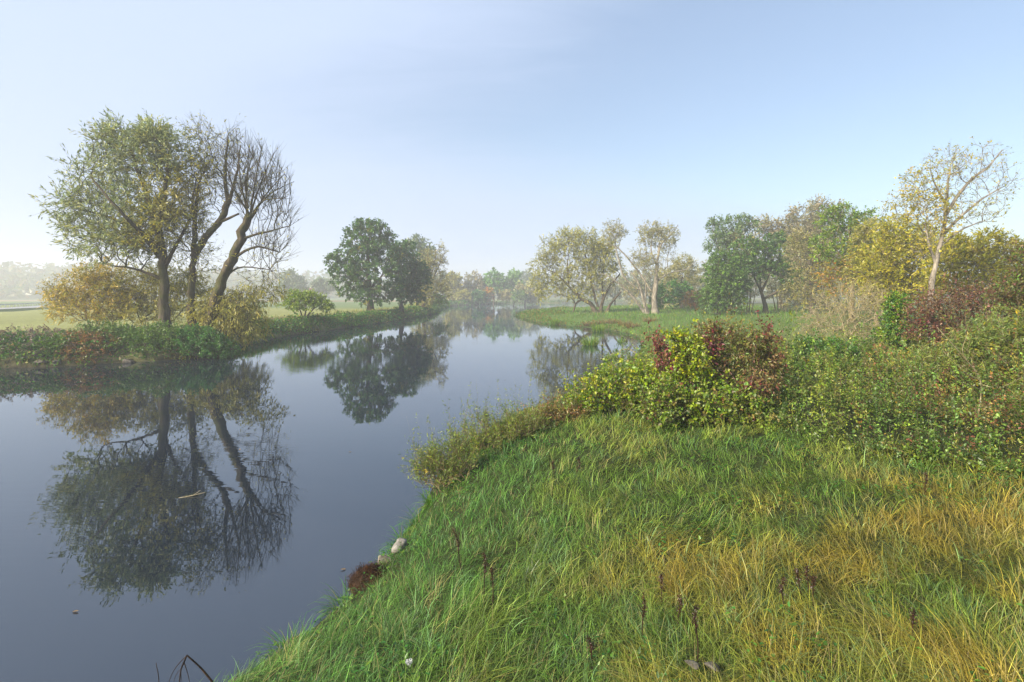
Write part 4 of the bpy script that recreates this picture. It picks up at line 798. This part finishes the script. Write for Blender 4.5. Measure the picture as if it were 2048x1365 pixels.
r_o = add('road', mesh_from('road', rv[2 * k:4 * k], None, strip_quads(0, 1)), M_ROAD); tag(r_o, kind='structure')
vq = np.concatenate([strip_quads(0, 1), strip_quads(2, 3)]); vv = np.concatenate([rv[0:2 * k], rv[4 * k:6 * k]])
v_o = add('road_verge', mesh_from('road_verge', vv, None, vq, np.array([.13, .17, .06])), gm); tag(v_o, kind='structure')
gr_i = np.arange(34, 92); gp = np.c_[rc_[gr_i] + Nn_[gr_i] * 3.9, rz[gr_i] - .1]
gb0 = gp[0].copy(); th = thing('guard_rail', 'grey steel guard rail along the far side of the road at the left edge', 'guard rail', tuple(gb0))
G_ = Geo(); tube(G_, gp + UP * .72, .11, 6); add('rail', G_.mesh('rail', gb0), M_RAIL, th)
pm = None
for j in range(0, len(gp), 1):
    if pm is None:
        G_ = Geo(); tube(G_, np.array([[0, 0, -.6], [0, 0, .3], [0, 0, .70]]), .06, 6); pm = G_.mesh('post'); 
    add('post', pm, M_RAIL, th, tuple(gp[j] - gb0))

def box(geo, c, d):
    c = np.array(c); d = np.array(d) / 2
    v = np.array([(sx, sy, sz_) for sz_ in (-1, 1) for sy in (-1, 1) for sx in (-1, 1)]) * d + c
    geo.put(v, None, [(0, 2, 3, 1), (4, 5, 7, 6), (0, 1, 5, 4), (2, 6, 7, 3), (0, 4, 6, 2), (1, 3, 7, 5)])
hx_, hy_ = (616 - 1024) / F * 290, 290; hz_ = gz(hx_, hy_); th = thing('house', 'faint pale house with a red roof in the mist beyond the meadow', 'house', (hx_, hy_, hz_))
G_ = Geo(); v = np.array([(-5, -4, -.5), (5, -4, -.5), (5, 4, -.5), (-5, 4, -.5), (-5, -4, 4.2), (5, -4, 4.2), (5, 4, 4.2), (-5, 4, 4.2), (-5, 0, 7.4), (5, 0, 7.4)], float)
G_.put(v, [(4, 7, 8), (5, 9, 6)], [(0, 1, 5, 4), (1, 2, 6, 5), (2, 3, 7, 6), (3, 0, 4, 7)]); add('wall', G_.mesh('wall'), M_WALLH, th)
G_ = Geo()
for sgn in (-1, 1):
    v = np.array([(-5.5, sgn * 4.7, 3.75), (5.5, sgn * 4.7, 3.75), (5.5, 0, 7.55), (-5.5, 0, 7.55)]); G_.put(np.vstack([v, v + [0, 0, .22]]), None, [(0, 1, 2, 3), (4, 5, 6, 7), (0, 1, 5, 4), (1, 2, 6, 5), (0, 3, 7, 4)])
rf = add('roof', G_.mesh('roof'), M_ROOFH, th)
G_ = Geo(); box(G_, (2, 1.0, 7.6), (.7, .7, 1.8)); add('chimney', G_.mesh('chimney'), M_ROOFH, rf)
for wx_ in (-3, 0, 3):
    G_ = Geo(); box(G_, (wx_, -4.02, 2.2), (1.1, .12, 1.3)); add('window', G_.mesh('window'), M_GLASSH, th)

# ------------------------------------------------------------------ stones
def stone(px, Yd, sx, sy, sz, label, mat=M_STONE, dz=0.0, group=None):
    x = (px - 1024) / F * Yd; z = max(gz(x, Yd), -.12) + dz
    u = np.linspace(0, math.pi, 7); w_ = np.linspace(0, 2 * math.pi, 11)[:-1]
    v = [(0, 0, 1)] + [(math.sin(a) * math.cos(b_), math.sin(a) * math.sin(b_), math.cos(a)) for a in u[1:-1] for b_ in w_] + [(0, 0, -1)]
    v = np.array(v)
    for _ in range(10):                                  # chip flat facets off a ball
        nrm = rnd(1)[0]; h_ = .42 + .3 * rng.random(); dpt = v @ nrm - h_; v = v - np.maximum(dpt, 0)[:, None] * nrm
    v = (v + rng.normal(size=v.shape) * .035) * np.array([sx, sy, sz]) + np.array([0, 0, sz * .35])
    tr = [(0, 1 + j, 1 + (j + 1) % 10) for j in range(10)]; q = []
    for i in range(4):
        for j in range(10): q.append((1 + i * 10 + j, 1 + (i + 1) * 10 + j, 1 + (i + 1) * 10 + (j + 1) % 10, 1 + i * 10 + (j + 1) % 10))
    tr += [(51, 41 + (j + 1) % 10, 41 + j) for j in range(10)]
    o = add('stone', mesh_from('stone', v, tr, q), mat, None, (x, Yd, z)); o.rotation_euler = (0, 0, rng.random() * 6); tag(o, label, 'stone', group); return o
stone(256, 37.7, .75, .5, .42, 'big angular grey stone at the water below the left bank shrubs')
stone(78, 36.0, .70, .5, .42, 'upper flat stone in the small group at the far left waterline')
stone(85, 35.6, .6, .4, .26, 'lower stone at the waterline in the far left group')
stone(47, 35.5, .5, .35, .18, 'leftmost low stone at the far left waterline')
stone(115, 35.9, .5, .35, .28, 'right stone of the far left waterline group')
stone(802, 9.3, .25, .2, .12, 'pale rounded boulder at the water on the near bank beside the stump', M_STONE_PALE, dz=.02)
stone(775, 9.0, .16, .13, .09, 'small wet stone at the waterline below the pale boulder')
stone(775 * 0 + 590, 7.35, .22, .15, .09, 'grey flat stone half hidden in grass at the bottom left waterline')
stone(1385, 4.9, .085, .06, .03, 'small grey stone in the grass at the bottom centre right', dz=.12)
stone(1424, 4.85, .10, .06, .035, 'small brownish stone in the grass right of the grey one', dz=.12)
# stump in the water, soil tussock
x = (762 - 1024) / F * 9.2; zb = -.12; th = thing('old_stump', 'pale weathered stump post standing at the near waterline', 'stump', (x, 9.2, zb))
G_ = Geo(); tube(G_, catmull([(0, 0, -.1), (.01, .01, .15), (-.015, 0, .30), (-.01, .01, .42)], 9), [.055, .05, .045, .05, .042, .04, .046, .05, .042], 9, .25); add('post', G_.mesh('post', (0, 0, 0), True), M_BARK_PALE, th)
G_ = Geo(); tube(G_, catmull([(-.01, .01, .25), (.05, -.03, .28), (.11, -.05, .26)], 6), np.linspace(.022, .012, 6), 6, .2); add('side_stub', G_.mesh('side_stub', (0, 0, 0), True), M_BARK_BROWN, th)
Ym = 8.5; x = (742 - 1024) / F * Ym; zb = gz(x, Ym); th = thing('soil_mound', 'dark brown clump of dead rooty turf at the near waterline', 'mound', (x, Ym, zb))
uu, ww_ = np.meshgrid(np.linspace(0, 1, 8), np.linspace(0, 2 * math.pi, 17)[:-1], indexing='ij')
rad_ = np.sin(uu * math.pi / 2); v = np.stack([rad_ * np.cos(ww_) * .36, rad_ * np.sin(ww_) * .30, np.cos(uu * math.pi / 2) * .26 - .06], -1).reshape(-1, 3); v = v + rng.normal(size=v.shape) * .015
q = [(i * 16 + j, (i + 1) * 16 + j, (i + 1) * 16 + (j + 1) % 16, i * 16 + (j + 1) % 16) for i in range(7) for j in range(16)]
add('earth', mesh_from('earth', v, None, q, None, True), M_SOIL, th)
m = 1500; sel = v[rng.integers(0, len(v), m)] + rng.normal(size=(m, 3)) * .02
G_ = Geo(); blades(G_, sel, .06 + .09 * rng.random(m), .004 + .004 * rng.random(m), rng.random(m) * 6.28, 1.2 + .9 * rng.random(m), pick_cols([((.035, .018, .010), 3), ((.07, .034, .015), 2), ((.018, .010, .007), 2)], m)); add('dead_roots', G_.mesh('dead_roots'), M_GRASS, th)

# ------------------------------------------------------------------ dead dock stalks in the grass
STALKS = [(930, 1170, 905, 1058, 'tall dark leaning dock stalk above the soil mound'), (968, 1225, 966, 1105, 'dark upright dock stalk, left of the pair in the left grass'), (984, 1232, 982, 1135, 'dark dock stalk, right of the pair in the left grass'), (1288, 1300, 1287, 1188, 'dark brown dock stalk at the bottom centre, left of the taller one'),
          (1395, 1352, 1392, 1215, 'tall dark dock stalk at the bottom centre right'), (1358, 1275, 1358, 1222, 'short dock stalk just left of the tall bottom centre right one'), (1322, 1230, 1322, 1150, 'thin pale brown stalk above the bottom centre docks'), (1565, 1238, 1568, 1200, 'short reddish dock stalk left of the dark trio'),
          (1608, 1215, 1594, 1160, 'leaning dark dock stalk, left of the trio right of centre'), (1620, 1212, 1615, 1165, 'upright dark dock stalk, middle of the trio right of centre'), (1627, 1235, 1629, 1182, 'seeded dark dock stalk, right of the trio right of centre'), (1826, 1318, 1827, 1222, 'thick seeded dark dock stalk at the bottom right'),
          (1190, 1362, 1175, 1312, 'short dark stalk at the bottom edge left of centre'), (1158, 975, 1157, 915, 'dark dock stalk beside the bushes in the middle distance grass'), (1106, 968, 1106, 925, 'thin dark stalk left of the middle distance dock'), (1852, 1000, 1850, 945, 'dark stalk at the edge of the brambles on the right')]
def ray_ground(px, py):
    lo, hi = 2.0, 60.0
    for Yt in np.arange(3.0, 40, .05):
        p = px2w(px, py, Yt)
        if p[2] < gz(p[0], p[1]): return Yt
    return 20.0
for (bx_, by_, tx_, ty_, lab) in STALKS:
    Yb = ray_ground(bx_, by_ - 8); p0 = px2w(bx_, by_, Yb); p0[2] = gz(p0[0], p0[1]); p1 = px2w(tx_, ty_, Yb + .05); p1[2] = max(p1[2], p0[2] + .35)
    th = thing('dock_stalk', lab, 'stalk', tuple(p0), 'dead dock stalks'); dlt = p1 - p0; hh = np.linalg.norm(dlt)
    C = catmull([(0, 0, -.05), dlt * .4 + rng.normal(size=3) * .015, dlt * .75 + rng.normal(size=3) * .015, dlt], 10)
    G_ = Geo(); tube(G_, C, np.linspace(.0085, .004, 10), 5)
    for k_ in range(5):
        f = .45 + .1 * k_; a_ = C[int(f * 9)]; a2 = a_ + unit(dlt + rng.normal(size=3) * hh * .35) * hh * .22; tube(G_, catmull([a_, (a_ + a2) / 2 + rng.normal(size=3) * .006, a2], 5), np.linspace(.004, .002, 5), 4)
    add('stem', G_.mesh('stem'), M_STALK, th)
    m = 130; f = .5 + .5 * rng.random(m); Ps = np.stack([np.interp(f, np.linspace(0, 1, 10), C[:, i_]) for i_ in range(3)], 1) + rng.normal(size=(m, 3)) * .013
    G_ = Geo(); leaves(G_, Ps, rnd(m), rnd(m), .012 + .012 * rng.random(m), .010 + .008 * rng.random(m), pick_cols([((.03, .016, .010), 3), ((.06, .03, .016), 2)], m)); add('seed_head', G_.mesh('seed_head'), M_LEAF, th)['kind'] = 'stuff'

# dead branches: at the bottom left, in the osier, afloat
def dead_branch(name, label, cat, base, curves, mat):
    th = thing(name, label, cat, tuple(base))
    for i, (pts, r0, r1) in enumerate(curves):
        G_ = Geo(); k_ = 12; tube(G_, catmull(pts, k_) - np.asarray(base), np.linspace(r0, r1, k_), 6, .15); add('limb' if i < 2 else 'twig', G_.mesh('limb'), mat, th)
    return th
p_ = lambda px, py, Yd: px2w(px, py, Yd)
b0 = p_(440, 1372, 6.35); b0[2] = max(gz(b0[0], b0[1]), -.1)
dead_branch('dead_branch', 'dark bare branch bent over the water in the bottom left corner', 'branch', b0,
            [([b0, p_(405, 1340, 6.35), p_(374, 1311, 6.3)], .014, .008), ([p_(374, 1311, 6.3), p_(362, 1340, 6.25), p_(358, 1380, 6.2), p_(352, 1440, 6.2)], .009, .005), ([p_(374, 1311, 6.3), p_(352, 1335, 6.3), p_(338, 1365, 6.3), p_(330, 1420, 6.3)], .006, .002),
             ([p_(368, 1325, 6.3), p_(376, 1350, 6.3), p_(382, 1380, 6.3)], .005, .002), ([p_(364, 1335, 6.25), p_(350, 1355, 6.25), p_(345, 1390, 6.25)], .004, .002), ([p_(372, 1318, 6.3), p_(362, 1345, 6.35), p_(366, 1375, 6.35)], .004, .002)], M_STALK)
b1 = p_(315, 1440, 6.0); b1[2] = -.3
dead_branch('dead_twig', 'single thin dark twig standing in the water at the bottom left', 'twig', b1, [([b1, p_(318, 1370, 6.0), p_(312, 1326, 6.0)], .006, .003)], M_STALK)
b2 = p_(1955, 830, 12.6); b2[2] = gz(b2[0], b2[1])
dead_branch('dead_branch', 'pale bare forked branch sticking out of the osier on the right', 'branch', b2,
            [([b2, p_(1962, 765, 12.6), p_(1932, 720, 12.4), p_(1874, 655, 12.2)], .018, .006), ([p_(1934, 722, 12.4), p_(1925, 700, 12.3), p_(1936, 665, 12.2)], .009, .004), ([p_(1958, 760, 12.6), p_(1930, 745, 12.3), p_(1885, 702, 12.2)], .008, .003), ([p_(1962, 770, 12.6), p_(2000, 775, 12.4), p_(2045, 755, 12.3)], .009, .003), ([p_(1960, 765, 12.6), p_(1944, 725, 12.4), p_(1948, 700, 12.3)], .006, .002), ([p_(1962, 780, 12.6), p_(1940, 770, 12.2), p_(1918, 765, 12.1)], .006, .002)], M_TWIG_PALE)
Yf = F * CAMZ / (993 - HOR); b3 = px2w(385, 993, Yf); b3[2] = 0
dead_branch('floating_branch', 'thin pale stick floating in the reflection of the willows', 'stick', b3, [([b3 + [-.28, -.1, -.01], b3 + [0, 0, .02], b3 + [.25, .12, .05]], .018, .010), ([b3 + [.0, 0, .02], b3 + [.05, .10, .05], b3 + [.12, .13, .10]], .010, .005)], M_TWIG_PALE)
dead_branch('fallen_limb', 'thin pale limb slanting from the bank into the inlet behind the red dogwood', 'branch', np.array([10.4, 42, gz(10.4, 42)]), [([(10.4, 42, gz(10.4, 42)), (9.4, 42.0, .55), (7.7, 41.6, .0)], .05, .03), ([(9.6, 42, .62), (9.2, 41.8, .85), (8.9, 41.7, .9)], .02, .01)], M_TWIG_PALE)
for px, py, lab in [(687, 1140, 'dry leaf floating left of the soil mound'), (920, 858, 'dry leaf floating off the tip of the larger willow shoots'), (480, 900, 'dry leaf floating among the reflected bare branches'), (1010, 760, 'dry leaf floating in the middle of the bright water'),
                    (150, 1225, 'dry leaf floating alone at the lower left'), (905, 1035 - 60, 'dry leaf floating beside the nearest willow shoots'), (700, 905, 'dry leaf floating below the reflection of the large oak')]:
    Yf = F * CAMZ / (py - HOR); pos = px2w(px, py, Yf); G_ = Geo()
    leaves(G_, np.array([[-.05, 0, .008]]), np.array([[1.0, .1, 0]]), np.array([[0, .05, 1.0]]), np.array([.11]), np.array([.05]), np.array([[.30, .20, .09]]), True, -.15)
    o = add('floating_leaf', G_.mesh('floating_leaf'), M_LEAF, None, (pos[0], pos[1], .0)); o.rotation_euler = (0, 0, rng.random() * 6.28)
    tag(o, lab, 'leaf', 'floating leaves')
# white flower heads
for px, py, lab in ((818, 1343, 'white flower head in the grass at the bottom left of centre'), (1497, 832, 'white flower head at the edge of the brambles, right of two'), (1483, 836, 'white flower head at the edge of the brambles, left of two')):
    Yb = ray_ground(px, py + 10); pz = px2w(px, py, Yb - .12); g_ = gz(pz[0], pz[1]); hgt = max(pz[2] - g_, .2); th = thing('white_flower', lab, 'flower', (pz[0], pz[1], g_))
    G_ = Geo(); tube(G_, np.array([[0, 0, -.03], [.005, 0, hgt * .5], [0, 0, hgt]]), .003, 4, col=(.1, .15, .04)); add('stem', G_.mesh('stem'), M_LEAF, th)
    m = 60; G_ = Geo(); dirs = rnd(m) * np.array([1, 1, .6]) + UP * .3; leaves(G_, np.tile([[0, 0, hgt]], (m, 1)) + dirs * .012, dirs, rnd(m), np.full(m, .028), np.full(m, .016), np.full((m, 3), .72)); add('petals', G_.mesh('petals'), M_LEAF, th)

# ------------------------------------------------------------------ reeds in the inlet, sedge tussocks
def tuft_thing(name, label, cat, px, Yd, w_, h_, cols, nb, sink=.0, lean=.5, bw=1.0):
    x = (px - 1024) / F * Yd; z0 = max(gz(x, Yd), -.25) - sink; th_ = Geo()
    r = np.clip(rng.normal(size=(nb, 2)), -1.4, 1.4) * w_ * .35; P = np.c_[r[:, 0], r[:, 1], np.zeros(nb)]
    for i in range(nb):
        pass
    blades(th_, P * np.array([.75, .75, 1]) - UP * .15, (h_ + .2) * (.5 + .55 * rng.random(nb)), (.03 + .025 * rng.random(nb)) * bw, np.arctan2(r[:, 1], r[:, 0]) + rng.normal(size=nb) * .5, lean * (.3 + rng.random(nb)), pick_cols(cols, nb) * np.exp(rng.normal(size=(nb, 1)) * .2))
    return tag(add(name, th_.mesh(name), M_GRASS, None, (x, Yd, z0)), label, cat)
REED = [((.10, .17, .04), 3), ((.16, .19, .05), 2), ((.06, .11, .03), 1)]
SEDGE = [((.19, .13, .075), 3), ((.14, .11, .06), 2), ((.13, .15, .05), 1)]
for a_ in [('reed_clump', 'upright green reed clump standing in the inlet water, upper one', 'reeds', 1196, 70, 1.6, 1.5, REED, 260), ('reed_clump', 'larger green reed clump in the inlet, nearest to the camera', 'reeds', 1180, 51, 1.5, 1.3, REED, 300), ('reed_clump', 'small sparse reed tuft in the inlet right of the larger clump', 'reeds', 1242, 54, .6, .9, REED, 70),
           ('reed_clump', 'grassy clump at the promontory tip waterline', 'reeds', 1110, 86, 1.5, 1.0, REED, 300), ('reed_clump', 'green rushes in the shallows below the larger reed clump', 'reeds', 1222, 40, .8, .9, REED, 90)]: tuft_thing(*a_)
for px, Yd, lab in ((1178, 79.5, 'brown sedge tussock, leftmost on the inlet shore'), (1205, 78.5, 'brown sedge tussock, second from the left on the inlet shore'), (1228, 77, 'brown sedge tussock, third from the left on the inlet shore'), (1250, 73, 'brown sedge tussock, fourth from the left on the inlet shore'), (1266, 69, 'brown sedge tussock, rightmost on the inlet shore'), (1300, 74, 'brown dock patch on the grass right of the sedge tussocks')):
    tuft_thing('sedge_tussock', lab, 'sedge', px, Yd, 2.0, .9, SEDGE, 240, lean=1.1)

for px, Yd, lab in ((812, 10.0, 'arching sedge tuft hanging over the water just above the pale boulder'), (842, 10.9, 'arching sedge tuft at the near waterline, second above the pale boulder'), (868, 11.7, 'arching sedge tuft at the near waterline just below the willow shoots'), (690, 8.2, 'arching sedge tuft at the waterline left of the soil mound'), (585, 7.1, 'arching sedge tuft at the bottom left waterline')):
    tuft_thing('sedge_tuft', lab, 'sedge', px, Yd, .34, .38, [((.06, .15, .035), 3), ((.10, .19, .045), 2), ((.20, .18, .07), 1)], 170, lean=1.6, bw=.2)

# ------------------------------------------------------------------ morning haze
hm, t, out = newmat('morning_haze')
pv = N(t, 'ShaderNodeVolumePrincipled'); pv.inputs['Color'].default_value = (0.97, 0.985, 1.0, 1); pv.inputs['Density'].default_value = 0.00135; pv.inputs['Anisotropy'].default_value = 0.2
t.links.new(pv.outputs[0], out.inputs['Volume'])
E2 = EXT + 6; G_ = Geo(); box(G_, (0, 0, 24), (2 * E2, 2 * E2, 54)); hz = add('haze', G_.mesh('haze'), hm); tag(hz, 'pale morning haze over the river valley', 'haze', kind='stuff')
